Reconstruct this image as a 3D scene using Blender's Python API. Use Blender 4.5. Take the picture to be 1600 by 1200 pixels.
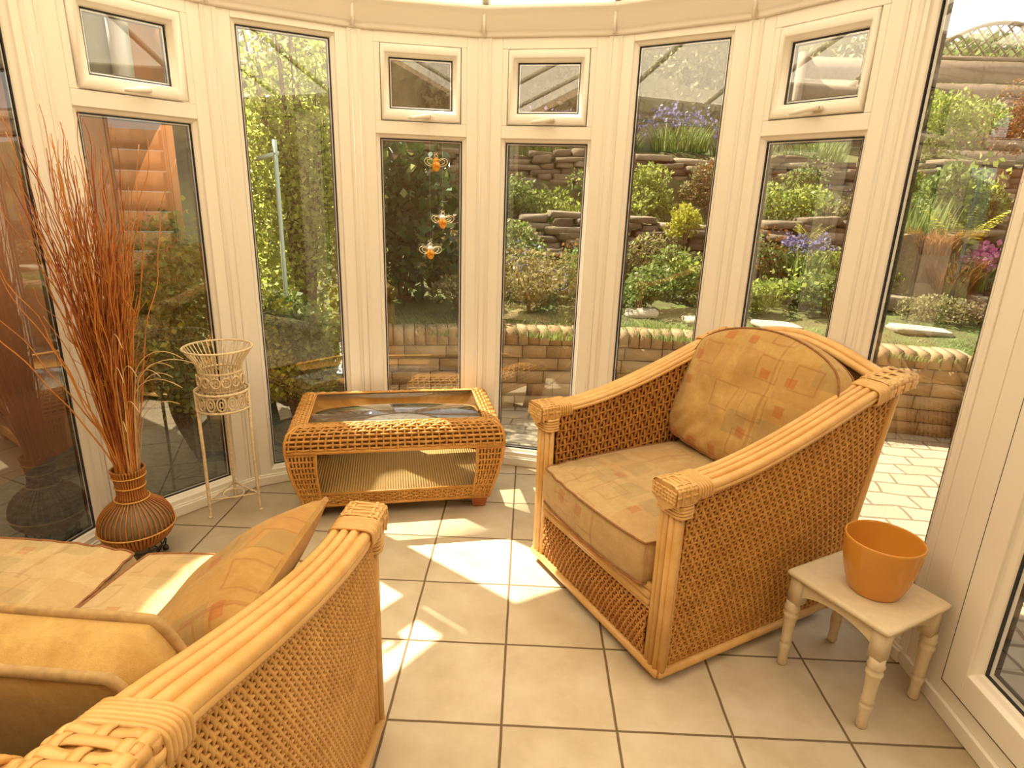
import bpy, math, random
import numpy as np
from mathutils import Matrix, Vector
random.seed(7); rng = np.random.default_rng(7)
D = bpy.data
for o in list(D.objects): D.objects.remove(o)
scn = bpy.context.scene; COL = scn.collection
PI = math.pi

# ------------------------------------------------------------------ camera
def cam_axes(pitch, roll, yaw):
    f0 = Vector((math.sin(yaw), math.cos(yaw), 0)); r0 = Vector((math.cos(yaw), -math.sin(yaw), 0))
    f = f0*math.cos(pitch) - Vector((0, 0, 1))*math.sin(pitch)
    u = r0.cross(f)
    return r0*math.cos(roll)+u*math.sin(roll), -r0*math.sin(roll)+u*math.cos(roll), f
r_, u_, f_ = cam_axes(0.3019, 0.03324, -0.0201)
cd = D.cameras.new('camera'); cam = D.objects.new('camera', cd); COL.objects.link(cam)
m = Matrix((r_, u_, -f_)).transposed().to_4x4(); m.translation = Vector((0.0263, -2.7535, 1.479))
cam.matrix_world = m
cd.sensor_width = 36; cd.lens = 962.5/1600*36; cd.clip_start = 0.02; cd.clip_end = 200
scn.camera = cam
# ------------------------------------------------------------------ light and exposure
scn.view_settings.view_transform = 'Standard'; scn.view_settings.look = 'None'
scn.view_settings.gamma = 1; scn.view_settings.use_curve_mapping = False
scn.view_settings.exposure = 0.50
W = D.worlds.new('sky'); scn.world = W; W.use_nodes = True
bg = W.node_tree.nodes['Background']
tc = W.node_tree.nodes.new('ShaderNodeTexCoord'); sx = W.node_tree.nodes.new('ShaderNodeSeparateXYZ')
cr = W.node_tree.nodes.new('ShaderNodeValToRGB')
cr.color_ramp.elements[0].position = 0.0; cr.color_ramp.elements[0].color = (1.0, .93, .80, 1)
cr.color_ramp.elements[1].position = 0.6; cr.color_ramp.elements[1].color = (.80, .84, .88, 1)
W.node_tree.links.new(tc.outputs['Generated'], sx.inputs[0]); W.node_tree.links.new(sx.outputs['Z'], cr.inputs[0])
W.node_tree.links.new(cr.outputs[0], bg.inputs[0]); bg.inputs[1].default_value = 1.1
sd = D.lights.new('sun', 'SUN'); sun = D.objects.new('sun', sd); COL.objects.link(sun)
sd.energy = 12.0; sd.angle = math.radians(0.6); sd.color = (1.0, .92, .78)
AZ, EL = math.radians(-36.5), math.radians(52.9)
sdir = Vector((math.cos(AZ)*math.cos(EL), math.sin(AZ)*math.cos(EL), -math.sin(EL)))
sun.rotation_euler = sdir.to_track_quat('-Z', 'Y').to_euler(); sun.location = (-6, 5, 9)

# ------------------------------------------------------------------ helpers
class NT:
    def __init__(s, name):
        s.m = D.materials.new(name); s.m.use_nodes = True; s.t = s.m.node_tree; s.n = s.t.nodes
        s.b = s.n['Principled BSDF']; s.out = s.n['Material Output']
    def new(s, typ, **kw):
        n = s.n.new(typ)
        for k, v in kw.items():
            if k.startswith('i_'): n.inputs[k[2:].replace('_', ' ')].default_value = v
            else: setattr(n, k, v)
        return n
    def ln(s, a, b): s.t.links.new(a, b)
    def mix(s, fac, a, b, mode='MIX'):
        n = s.n.new('ShaderNodeMix'); n.data_type = 'RGBA'; n.blend_type = mode
        for inp, v in ((n.inputs[0], fac), (n.inputs[6], a), (n.inputs[7], b)):
            if hasattr(v, 'links') or hasattr(v, 'is_linked'): s.ln(v, inp)
            else: inp.default_value = v if not isinstance(v, tuple) or len(v) == 4 else (*v, 1)
        return n.outputs[2]
    def math(s, op, a, b=0.0):
        n = s.n.new('ShaderNodeMath'); n.operation = op
        for i, v in enumerate((a, b)):
            if hasattr(v, 'is_linked'): s.ln(v, n.inputs[i])
            else: n.inputs[i].default_value = v
        return n.outputs[0]
    def noise(s, vec, scale, detail=3, rough=.5):
        n = s.n.new('ShaderNodeTexNoise'); n.inputs['Scale'].default_value = scale
        n.inputs['Detail'].default_value = detail; n.inputs['Roughness'].default_value = rough
        if vec is not None: s.ln(vec, n.inputs['Vector'])
        return n
    def ramp(s, fac, *stops):
        n = s.n.new('ShaderNodeValToRGB'); e = n.color_ramp.elements
        while len(e) < len(stops): e.new(.5)
        for i, (p, c) in enumerate(stops): e[i].position = p; e[i].color = (*c, 1)
        s.ln(fac, n.inputs[0]); return n.outputs[0]
    def bump(s, h, strength=.3, dist=.01):
        n = s.n.new('ShaderNodeBump'); n.inputs['Strength'].default_value = strength
        n.inputs['Distance'].default_value = dist; s.ln(h, n.inputs['Height'])
        s.ln(n.outputs[0], s.b.inputs['Normal']); return n
    def pos(s):
        return s.n.new('ShaderNodeNewGeometry').outputs['Position']
    def obj(s):
        return s.n.new('ShaderNodeTexCoord').outputs['Object']

def simple(name, col, rough=.5, metal=0, spec=.5, var=0.0, scale=12, bump=0, bdist=.003):
    t = NT(name); t.b.inputs['Roughness'].default_value = rough; t.b.inputs['Metallic'].default_value = metal
    t.b.inputs['Specular IOR Level'].default_value = spec
    n = t.noise(t.obj(), scale, 4, .6)
    a = tuple(max(0, c*(1-var)) for c in col); b = tuple(min(1, c*(1+var)) for c in col)
    t.ln(t.ramp(n.outputs[0], (.3, a), (.7, b)), t.b.inputs['Base Color'])
    if bump: t.bump(n.outputs[0], bump, bdist)
    return t.m

class MB:
    """collects geometry for one mesh"""
    def __init__(s): s.v = []; s.q = []; s.t = []; s.nv = 0; s.pat = []
    def add(s, v, q=None, t=None, pat=None):
        v = np.asarray(v, float).reshape(-1, 3)
        if q is not None and len(q): s.q.append(np.asarray(q, int)+s.nv)
        if t is not None and len(t): s.t.append(np.asarray(t, int)+s.nv)
        s.v.append(v); s.pat.append(np.asarray(pat, float).reshape(-1, 3) if pat is not None else v[:, :3].copy()); s.nv += len(v)
        return s
    def box(s, c, d, R=None):
        c = np.array(c, float); h = np.array(d, float)/2
        p = np.array([[x, y, z] for x in (-1, 1) for y in (-1, 1) for z in (-1, 1)])*h
        if R is not None: p = p@np.array(R).T
        q = [(0, 1, 3, 2), (4, 6, 7, 5), (0, 4, 5, 1), (2, 3, 7, 6), (0, 2, 6, 4), (1, 5, 7, 3)]
        return s.add(p+c, q)
    def hexa(s, p8):   # bottom 4 ccw, top 4 ccw
        return s.add(p8, [(0, 3, 2, 1), (4, 5, 6, 7), (0, 1, 5, 4), (1, 2, 6, 5), (2, 3, 7, 6), (3, 0, 4, 7)])
    def tubes(s, P, ra, rb=None, K=6, N=None, closed=False, caps=True):
        P = np.asarray(P, float)
        if P.ndim == 2: P = P[None]
        n, S, _ = P.shape
        if closed:
            T = np.roll(P, -1, 1)-np.roll(P, 1, 1)
        else:
            T = np.gradient(P, axis=1)
        T /= np.linalg.norm(T, axis=2, keepdims=True)+1e-12
        if N is None:
            m = np.abs(T.mean(1, keepdims=True)); ref = np.zeros((n, 1, 3)); idx = m[:, 0].argmin(1)
            ref[np.arange(n), 0, idx] = 1; N = np.broadcast_to(ref, P.shape)
        else:
            N = np.broadcast_to(np.asarray(N, float), P.shape)
        N = N-(N*T).sum(2, keepdims=True)*T; N = N/(np.linalg.norm(N, axis=2, keepdims=True)+1e-12)
        B = np.cross(T, N)
        ra = np.broadcast_to(np.asarray(ra, float), (n, S))
        rb = ra if rb is None else np.broadcast_to(np.asarray(rb, float), (n, S))
        th = np.arange(K)*2*PI/K+PI/K
        V = P[:, :, None]+B[:, :, None]*(ra[..., None, None]*np.cos(th)[:, None])+N[:, :, None]*(rb[..., None, None]*np.sin(th)[:, None])
        i = np.arange(n)[:, None, None]; j = np.arange(S if closed else S-1)[None, :, None]; k = np.arange(K)[None, None]
        j2 = (j+1) % S; k2 = (k+1) % K
        f = lambda a, b, c: (a*S+b)*K+c
        Q = np.stack([f(i, j, k), f(i, j, k2), f(i, j2, k2), f(i, j2, k)], -1).reshape(-1, 4)
        s.add(V.reshape(-1, 3), Q)
        if caps and not closed:
            base = s.nv-n*S*K
            tri = []
            for kk in range(1, K-1):
                a = (np.arange(n)*S)*K
                tri.append(np.stack([a, a+kk+1, a+kk], 1)); e = (np.arange(n)*S+S-1)*K
                tri.append(np.stack([e, e+kk, e+kk+1], 1))
            s.t.append(np.concatenate(tri)+base)
        return s
    def grid(s, V, pat=None, flip=False, wrapu=False):
        V = np.asarray(V, float); a, b, _ = V.shape
        i = np.arange(a if wrapu else a-1)[:, None]; j = np.arange(b-1)[None]
        i2 = (i+1) % a
        Q = np.stack([i*b+j, i2*b+j, i2*b+j+1, i*b+j+1], -1).reshape(-1, 4)
        if flip: Q = Q[:, ::-1]
        return s.add(V.reshape(-1, 3), Q, pat=None if pat is None else np.asarray(pat).reshape(-1, 3))
    def lathe(s, prof, c=(0, 0, 0), K=32, rot=None):
        th = np.arange(K)*2*PI/K; prof = np.array(prof, float)
        V = np.stack([prof[None, :, 0]*np.cos(th)[:, None], prof[None, :, 0]*np.sin(th)[:, None], np.broadcast_to(prof[None, :, 1], (K, len(prof)))], -1)
        if rot is not None: V = V@np.array(rot).T
        return s.grid(V+np.array(c, float), wrapu=True)
    def build(s, name, mat, parent=None, smooth=True, M=None, bevel=0):
        v = np.concatenate(s.v); me = D.meshes.new(name)
        q = np.concatenate(s.q) if s.q else np.zeros((0, 4), int); t = np.concatenate(s.t) if s.t else np.zeros((0, 3), int)
        if M is not None: v = v@np.array(M.to_3x3()).T+np.array(M.translation)
        me.vertices.add(len(v)); me.vertices.foreach_set('co', v.astype(np.float32).ravel())
        nl = len(q)*4+len(t)*3; me.loops.add(nl)
        me.loops.foreach_set('vertex_index', np.concatenate([q.ravel(), t.ravel()]).astype(np.int32))
        me.polygons.add(len(q)+len(t))
        ls = np.concatenate([np.arange(len(q))*4, len(q)*4+np.arange(len(t))*3]).astype(np.int32)
        me.polygons.foreach_set('loop_start', ls)
        me.update(calc_edges=True); me.validate()
        if smooth: me.polygons.foreach_set('use_smooth', np.ones(len(me.polygons), bool))
        pa = np.concatenate(s.pat)
        if len(pa) == len(me.vertices):
            at = me.attributes.new('pat', 'FLOAT_VECTOR', 'POINT'); at.data.foreach_set('vector', pa.astype(np.float32).ravel())
        me.materials.append(mat)
        o = D.objects.new(name, me); COL.objects.link(o)
        if parent is not None: o.parent = parent
        if bevel:
            b = o.modifiers.new('b', 'BEVEL'); b.width = bevel; b.segments = 2; b.limit_method = 'ANGLE'; b.harden_normals = False
            o.data.polygons.foreach_set('use_smooth', np.zeros(len(me.polygons), bool))
        return o

def tag(o, label=None, cat=None, group=None, kind=None):
    if label: o['label'] = label
    if cat: o['category'] = cat
    if group: o['group'] = group
    if kind: o['kind'] = kind
    return o
def thing(name, label, cat, loc=(0, 0, 0), rz=0, group=None):
    o = D.objects.new(name, None); COL.objects.link(o); o.location = loc; o.rotation_euler = (0, 0, rz)
    o.empty_display_size = .05
    return tag(o, label, cat, group)
def nrm(a): a = np.asarray(a, float); return a/(np.linalg.norm(a, axis=-1, keepdims=True)+1e-12)
def interp(x, pts):
    pts = np.array(pts, float); return np.interp(x, pts[:, 0], pts[:, 1])
def smooth_interp(x, pts, n=200):
    pts = np.array(pts, float); xs = np.linspace(pts[0, 0], pts[-1, 0], n); ys = np.interp(xs, pts[:, 0], pts[:, 1])
    k = n//10; pad = np.concatenate([2*ys[0]-ys[k:0:-1], ys, 2*ys[-1]-ys[-2:-k-2:-1]])
    ys2 = np.convolve(pad, np.ones(2*k+1)/(2*k+1), 'valid'); return np.interp(x, xs, ys2)

# ------------------------------------------------------------------ materials
def mat_upvc():
    t = NT('cream_upvc'); t.b.inputs['Roughness'].default_value = .32
    g = t.new('ShaderNodeMapping'); g.inputs['Scale'].default_value = (60, 60, 2); t.ln(t.pos(), g.inputs[0])
    n = t.noise(g.outputs[0], 3, 3)
    t.ln(t.ramp(n.outputs[0], (.3, (.835, .775, .655)), (.7, (.845, .785, .665))), t.b.inputs['Base Color'])
    return t.m
UPVC = mat_upvc()
def mat_glass(name='window_glass', tint=(.915, .915, .88), refl=1.0):
    t = NT(name); t.n.remove(t.b)
    lw = t.new('ShaderNodeLayerWeight'); lw.inputs[0].default_value = .5
    f5 = t.math('ADD', .085, t.math('MULTIPLY', t.math('POWER', lw.outputs['Facing'], 4.5), .9))
    g = t.new('ShaderNodeBsdfGlossy'); g.inputs['Roughness'].default_value = 0.0; g.inputs['Color'].default_value = (1, 1, 1, 1)
    tr = t.new('ShaderNodeBsdfTransparent'); tr.inputs[0].default_value = (*tint, 1)
    mx = t.new('ShaderNodeMixShader')
    f2 = t.math('MULTIPLY', f5, refl); f2 = t.math('MINIMUM', f2, 1.0)
    t.ln(f2, mx.inputs[0]); t.ln(tr.outputs[0], mx.inputs[1]); t.ln(g.outputs[0], mx.inputs[2]); t.ln(mx.outputs[0], t.out.inputs[0])
    return t.m
GLASS = mat_glass(refl=2.1); TGLASS = mat_glass('table_glass', (.95, .98, .95), 2.0)
BLACK = simple('black_gasket', (.02, .02, .02), .6)
ALU = simple('aluminium_spacer', (.90, .90, .90), .30, .0)
METAL = simple('cream_handle', (.72, .60, .42), .35)
BRASS = simple('brass', (.55, .33, .10), .35, .8)

def mat_tile():
    t = NT('cream_floor_tile'); p = t.pos(); T = .335
    s = t.new('ShaderNodeSeparateXYZ'); 
    wob = t.noise(p, 9, 2); v = t.new('ShaderNodeVectorMath', operation='MULTIPLY_ADD')
    t.ln(wob.outputs['Color'], v.inputs[0]); v.inputs[1].default_value = (.004, .004, 0); t.ln(p, v.inputs[2])
    v2 = t.new('ShaderNodeVectorMath', operation='SUBTRACT'); t.ln(v.outputs[0], v2.inputs[0]); v2.inputs[1].default_value = (.002, .002, 0)
    t.ln(v2.outputs[0], s.inputs[0])
    def edge(c):
        u = t.math('DIVIDE', c, T); fr = t.math('FRACT', t.math('ADD', u, 100.0))
        return t.math('MINIMUM', fr, t.math('SUBTRACT', 1.0, fr)), t.math('FLOOR', t.math('ADD', u, 100.0))
    ex, ix = edge(s.outputs[0]); ey, iy = edge(s.outputs[1])
    e = t.math('MULTIPLY', t.math('MINIMUM', ex, ey), T)
    g = t.new('ShaderNodeMapRange'); t.ln(e, g.inputs[0]); g.inputs[1].default_value = .0028; g.inputs[2].default_value = .0050
    cx = t.new('ShaderNodeCombineXYZ'); t.ln(ix, cx.inputs[0]); t.ln(iy, cx.inputs[1])
    wn = t.new('ShaderNodeTexWhiteNoise'); t.ln(cx.outputs[0], wn.inputs['Vector'])
    off = t.new('ShaderNodeVectorMath', operation='MULTIPLY_ADD'); t.ln(wn.outputs['Color'], off.inputs[0]); off.inputs[1].default_value = (20, 20, 20); t.ln(p, off.inputs[2])
    n = t.noise(off.outputs[0], 7, 5, .6)
    c = t.ramp(n.outputs[0], (.32, (.63, .51, .33)), (.5, (.71, .59, .40)), (.7, (.78, .67, .49)))
    c = t.mix(t.math('MULTIPLY', wn.outputs['Value'], .18), c, (.58, .47, .31))
    col = t.mix(g.outputs[0], (.20, .13, .065), c); t.ln(col, t.b.inputs['Base Color'])
    r = t.new('ShaderNodeMapRange'); t.ln(g.outputs[0], r.inputs[0]); r.inputs[3].default_value = .8; r.inputs[4].default_value = .42; t.ln(r.outputs[0], t.b.inputs['Roughness'])
    t.b.inputs['Specular IOR Level'].default_value = .3
    h = t.math('ADD', g.outputs[0], t.math('MULTIPLY', n.outputs[0], .25)); t.bump(h, .35, .003)
    return t.m
TILE = mat_tile()
def mat_roof():
    t = NT('opal_polycarbonate'); t.n.remove(t.b)
    tl = t.new('ShaderNodeBsdfTranslucent'); tl.inputs[0].default_value = (.70, .62, .48, 1)
    df = t.new('ShaderNodeBsdfDiffuse'); df.inputs[0].default_value = (.8, .75, .65, 1)
    mx = t.new('ShaderNodeMixShader'); mx.inputs[0].default_value = .35
    n = t.noise(t.pos(), 3, 2); t.ln(t.ramp(n.outputs[0], (.3, (.78, .70, .54)), (.7, (.82, .74, .58))), df.inputs[0])
    t.ln(tl.outputs[0], mx.inputs[1]); t.ln(df.outputs[0], mx.inputs[2]); t.ln(mx.outputs[0], t.out.inputs[0]); return t.m
ROOF = mat_roof()

def mat_cane(name, a, b, rough=.32, node_scale=5):
    t = NT(name); t.b.inputs['Roughness'].default_value = rough; t.b.inputs['Specular IOR Level'].default_value = .45
    n = t.noise(t.obj(), 14, 5, .65); ri = t.new('ShaderNodeNewGeometry')
    c = t.ramp(n.outputs[0], (.3, a), (.65, b))
    r = t.math('MULTIPLY', ri.outputs['Random Per Island'], .35)
    c = t.mix(r, c, tuple(x*.62 for x in a)); t.ln(c, t.b.inputs['Base Color'])
    n2 = t.noise(t.obj(), 160, 2); t.bump(n2.outputs[0], .12, .001); return t.m
CANE = mat_cane('rattan_cane', (.70, .385, .11), (.84, .53, .20))
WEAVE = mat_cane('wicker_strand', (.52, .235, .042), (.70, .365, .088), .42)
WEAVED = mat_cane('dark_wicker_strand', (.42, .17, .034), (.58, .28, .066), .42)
SOFAW = mat_cane('sofa_wicker_strand', (.62, .32, .08), (.78, .46, .15), .36)
FOOTW = simple('red_brown_wood', (.36, .095, .022), .4, var=.2)
TWIG = mat_cane('orange_twig', (.48, .15, .022), (.66, .28, .06), .5)
TWIGD = mat_cane('dark_red_twig', (.26, .055, .018), (.40, .10, .025), .5)
TAN = mat_cane('dry_tan_grass', (.60, .38, .16), (.75, .52, .26), .5)
SPIN = simple('grey_brown_reed', (.24, .165, .085), .6, var=.3)
VASEO = mat_cane('orange_reed', (.38, .125, .02), (.50, .19, .035), .45)
GOLD = simple('gold_reed_band', (.66, .34, .07), .4, var=.15)
IRON = simple('cream_painted_iron', (.74, .58, .34), .45, var=.2, scale=60)
BLACKI = simple('dark_iron', (.035, .02, .018), .5)
STOOL = simple('cream_painted_wood', (.70, .58, .38), .55, var=.06, scale=30, bump=.1)
POT = simple('ochre_glaze', (.64, .29, .045), .20, var=.06, scale=5)
PIPE = simple('cushion_piping', (.44, .285, .115), .85, var=.2, scale=60)
PIPER = simple('dark_seam', (.30, .13, .05), .9, var=.3, scale=60)

def mat_fabric(name, base1, base2, seed, amt=1.0, cell=.115, lines=True):
    t = NT(name); t.b.inputs['Roughness'].default_value = .92; t.b.inputs['Specular IOR Level'].default_value = .15
    t.b.inputs['Sheen Weight'].default_value = .25; t.b.inputs['Sheen Tint'].default_value = (1, .85, .6, 1)
    a = t.new('ShaderNodeAttribute'); a.attribute_name = 'pat'
    mp = t.new('ShaderNodeMapping'); mp.inputs['Location'].default_value = (seed*1.37, seed*.71, 0); t.ln(a.outputs['Vector'], mp.inputs[0])
    v = mp.outputs[0]
    nw = t.noise(v, 7, 2); wv = t.new('ShaderNodeVectorMath', operation='MULTIPLY_ADD'); t.ln(nw.outputs['Color'], wv.inputs[0]); wv.inputs[1].default_value = (.03, .03, 0); t.ln(v, wv.inputs[2]); w = wv.outputs[0]
    n = t.noise(v, 22, 5, .7); col = t.ramp(n.outputs[0], (.3, base1), (.7, base2))
    def cells(c, ox):
        m_ = t.new('ShaderNodeMapping'); m_.inputs['Scale'].default_value = (1/c, 1/c, 0); m_.inputs['Location'].default_value = (ox, ox*.6, 0); t.ln(w, m_.inputs[0])
        fl = t.new('ShaderNodeVectorMath', operation='FLOOR'); t.ln(m_.outputs[0], fl.inputs[0])
        fr = t.new('ShaderNodeVectorMath', operation='FRACTION'); t.ln(m_.outputs[0], fr.inputs[0])
        wn = t.new('ShaderNodeTexWhiteNoise'); wn.noise_dimensions = '2D'; t.ln(fl.outputs[0], wn.inputs['Vector'])
        s = t.new('ShaderNodeSeparateXYZ'); t.ln(fr.outputs[0], s.inputs[0])
        dx = t.math('ABSOLUTE', t.math('SUBTRACT', s.outputs[0], .5)); dy = t.math('ABSOLUTE', t.math('SUBTRACT', s.outputs[1], .5))
        return wn, t.math('MAXIMUM', dx, dy), dx, dy
    def lt(x, v_): return t.math('LESS_THAN', x, v_)
    def gt(x, v_): return t.math('GREATER_THAN', x, v_)
    wn, d, dx, dy = cells(cell*1.7, .3)          # big soft patches
    k = t.math('MULTIPLY', t.math('MULTIPLY', gt(wn.outputs['Value'], .55), lt(d, .40)), .35*amt); col = t.mix(k, col, (.50, .24, .085))
    wn, d, dx, dy = cells(cell*1.15, 5.7)
    k = t.math('MULTIPLY', t.math('MULTIPLY', gt(wn.outputs['Value'], .66), lt(d, .36)), .38*amt); col = t.mix(k, col, (.27, .22, .10))
    wn, d, dx, dy = cells(cell, 9.1)           # rust squares
    k = t.math('MULTIPLY', t.math('MULTIPLY', gt(wn.outputs['Value'], .70), lt(d, .17)), .52*amt); col = t.mix(k, col, (.50, .105, .022))
    wn, d, dx, dy = cells(cell*1.3, 2.2)       # outline squares
    rim = t.math('MULTIPLY', gt(d, .30), lt(d, .345)); k = t.math('MULTIPLY', t.math('MULTIPLY', gt(wn.outputs['Value'], .62), rim), .32*amt); col = t.mix(k, col, (.30, .085, .025))
    if lines:
        wn, d, dx, dy = cells(cell*2.1, 13.3)
        k = t.math('MULTIPLY', t.math('MULTIPLY', gt(wn.outputs['Value'], .5), lt(dx, .025)), .35*amt); col = t.mix(k, col, (.30, .10, .035))
    n3 = t.noise(v, 130, 3, .7)
    col = t.mix(t.math('MULTIPLY', n3.outputs[0], .35), col, tuple(c*.55 for c in base1))
    t.ln(col, t.b.inputs['Base Color'])
    n2 = t.noise(v, 420, 2, .8); h = t.math('ADD', t.math('MULTIPLY', n2.outputs[0], .4), t.math('MULTIPLY', nw.outputs[0], 1.5)); t.bump(h, .5, .006)
    return t.m
FAB_SEAT = mat_fabric('tan_chenille_seat', (.52, .34, .145), (.66, .46, .22), 1, .75)
FAB_BACK = mat_fabric('tan_chenille_back', (.50, .29, .085), (.64, .42, .15), 4, 1)
FAB_SOFA = mat_fabric('tan_chenille_sofa', (.62, .44, .20), (.74, .56, .30), 7, .7)
FAB_PLAIN = mat_fabric('plain_gold_chenille', (.50, .30, .085), (.68, .45, .155), 9, .10, .16, False)
FAB_SCAT = mat_fabric('patterned_scatter_fabric', (.42, .225, .058), (.57, .34, .105), 12, 1.1, .10)

# ------------------------------------------------------------------ room geometry
A_ = (-1.692, -.450); B_ = (-1.332, .069); C_ = (-.813, .381); D_ = (-.218, .501)
E_ = (.386, .387); F_ = (.904, .054); G_ = (1.250, -.450); H_ = (1.343, -1.0); HL = (-1.80, -1.0)
KL = (-1.84, -3.7); KR = (1.335, -3.7)
def facet(a, b):
    a = np.array(a); b = np.array(b); L = np.linalg.norm(b-a); u = (b-a)/L; n = np.array([-u[1], u[0]])  # outward = left of direction when walking west->east over north
    def P(s, z, d): xy = a+u*s+n*d; return (xy[0], xy[1], z)
    return P, L
def fb(mb, P, s0, s1, z0, z1, d0, d1):
    mb.hexa([P(s0, z0, d0), P(s1, z0, d0), P(s1, z0, d1), P(s0, z0, d1), P(s0, z1, d0), P(s1, z1, d0), P(s1, z1, d1), P(s0, z1, d1)])
def ring(mb, P, rect, prof):
    s0, s1, z0, z1 = rect; loops = []
    for o, d in prof:
        loops.append([P(s0-o, z0-o, d), P(s1+o, z0-o, d), P(s1+o, z1+o, d), P(s0-o, z1+o, d)])
    V = np.array(loops); n = len(prof); q = []
    for i in range(n-1):
        for k in range(4): q.append((i*4+k, i*4+(k+1) % 4, (i+1)*4+(k+1) % 4, (i+1)*4+k))
    mb.add(V.reshape(-1, 3), q)
BEAD = [(0, .045), (0, .024), (.004, .018), (.016, .010), (.019, .0), (.019, -.0005)]
def pane(P, rect, root, name='pane', sw=.006):
    s0, s1, z0, z1 = rect
    g = MB(); g.add([P(s0-.004, z0-.004, .030), P(s1+.004, z0-.004, .030), P(s1+.004, z1+.004, .030), P(s0-.004, z1+.004, .030)], [(0, 1, 2, 3)])
    p = g.build(name, GLASS, root, smooth=False)
    k = MB(); ring(k, P, (s0, s1, z0, z1), [(0, .026), (-.005, .026), (-.005, .0302), (-.0052, .050), (.0, .050)]); k.build('gasket', BLACK, root, False)
    k = MB(); ring(k, P, (s0+.0055, s1-.0055, z0+.0055, z1-.0055), [(0, .033), (-sw, .033), (-sw, .046), (0, .046)]); k.build('spacer_bar', ALU, root, False)
    k = MB(); w_ = .0055+sw; ring(k, P, (s0+w_, s1-w_, z0+w_, z1-w_), [(0, .0325), (-.003, .0325), (-.003, .046), (0, .046)]); k.build('outer_gasket', BLACK, root, False)
def window(idx, a, b, kind, g=None, label=None, top=2.17, g0=.105, g1=None):
    P, L = facet(a, b); g1 = L-.105 if g1 is None else g1
    root = D.objects.new('window_%d' % idx, None); COL.objects.link(root); root.empty_display_size = .05
    tag(root, label, 'window', kind='structure')
    f = MB(); z0 = .09
    if kind == 'tall': rects = [(g0, g1, z0, 2.12)]
    else: rects = [(g0, g1, z0, 1.71)]
    o = .0185
    r = rects[0]
    fb(f, P, 0, r[0]-o, 0, top, 0, .048); fb(f, P, r[1]+o, L, 0, top, 0, .048)
    fb(f, P, r[0]-o, r[1]+o, 0, r[2]-o, 0, .048); 
    if kind == 'tall':
        fb(f, P, r[0]-o, r[1]+o, r[3]+o, top, 0, .048)
    else:
        fb(f, P, r[0]-o, r[1]+o, r[3]+o, 1.785, 0, .048)
        fb(f, P, r[0]-o, r[1]+o, 2.12, top, 0, .048)
    ring(f, P, r, BEAD)
    fb(f, P, 0, L, 0, .045, -.022, 0); fb(f, P, 0, L, .045, .052, -.012, 0)
    pane(P, r, root, sw=.014 if idx == 8 else .005)
    if kind != 'tall':
        fb(f, P, r[0]-o, g0+.008, 1.785, 2.12, 0, .048); fb(f, P, g1-.008, r[1]+o, 1.785, 2.12, 0, .048)
        s = MB(); sr = (.165+(L-.63)/2, L-.165-(L-.63)/2, 1.842, 2.065); ou = (g0-.0+.012, g1-.012, 1.79, 2.117)
        # sash: raised mitred surround
        lo = []
        def R4(s0, s1, a0, a1, d): return [P(s0, a0, d), P(s1, a0, d), P(s1, a1, d), P(s0, a1, d)]
        seq = [(sr, 0, .042), (sr, 0, .020), (sr, .005, .010), (sr, .014, .002), (sr, .018, -.005)]
        for rc, oo, dd in seq: lo.append(R4(rc[0]-oo, rc[1]+oo, rc[2]-oo, rc[3]+oo, dd))
        lo.append(R4(ou[0]+.006, ou[1]-.006, ou[2]+.006, ou[3]-.006, -.009)); lo.append(R4(ou[0], ou[1], ou[2], ou[3], -.003)); lo.append(R4(ou[0], ou[1], ou[2], ou[3], .048))
        V = np.array(lo).reshape(-1, 3); q = [(i*4+k, i*4+(k+1) % 4, (i+1)*4+(k+1) % 4, (i+1)*4+k) for i in range(len(lo)-1) for k in range(4)]
        s.add(V, q); s.build('opening_sash', UPVC, root, smooth=False)
        pane(P, sr, root)
        h = MB(); c = (ou[0]+ou[1])/2+.02
        h.tubes([P(c-.02, 1.812, -.020), P(c+.025, 1.812, -.020)], .011, .009, K=8)
        h.tubes([P(c+.012, 1.812, -.020), P(c+.010, 1.812, -.040), P(c-.005, 1.808, -.050), P(c-.06, 1.800, -.052), P(c-.085, 1.798, -.050)], [[.010, .010, .010, .009, .006]], K=8)
        hb = h.build('window_handle', UPVC, root)
        k = MB(); k.tubes([P(c+.018, 1.813, -.028), P(c+.018, 1.813, -.033)], .005, K=8); k.build('keyhole', BRASS, hb)
    f.build('window_frame', UPVC, root, smooth=False, bevel=.0025)
    return root
wl = {1: 'tall side pane at the left edge reflecting the vase', 2: 'window with top opener behind the vase and plant stand', 3: 'tall fixed window left of the hanging bees',
      4: 'window with top opener where the glass bees hang', 5: 'window with top opener just right of the hanging bees', 6: 'tall fixed window behind the left arm of the armchair',
      7: 'window with top opener behind the armchair back', 8: 'tall fixed window between armchair and the wide right pillar'}
window(1, HL, A_, 'tall', label=wl[1], g1=.475); window(2, A_, B_, 'open', label=wl[2]); window(3, B_, C_, 'tall', label=wl[3]); window(4, C_, D_, 'open', label=wl[4])
window(5, D_, E_, 'open', label=wl[5]); window(6, E_, F_, 'tall', label=wl[6]); window(7, F_, G_, 'open', label=wl[7]); window(8, G_, H_, 'tall', label=wl[8], g0=.075, g1=.515)
# off-frame glazing, still part of the room
window(9, (-1.82, -2.35), HL, 'tall', g0=.1, label='tall side glazing beside the sofa outside the view'); window(10, KL, (-1.82, -2.35), 'tall', g0=.1, label='rear side glazing on the left outside the view')
window(11, (1.335, -2.30), KR, 'tall', g0=.1, label='rear side glazing on the right outside the view')
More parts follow.
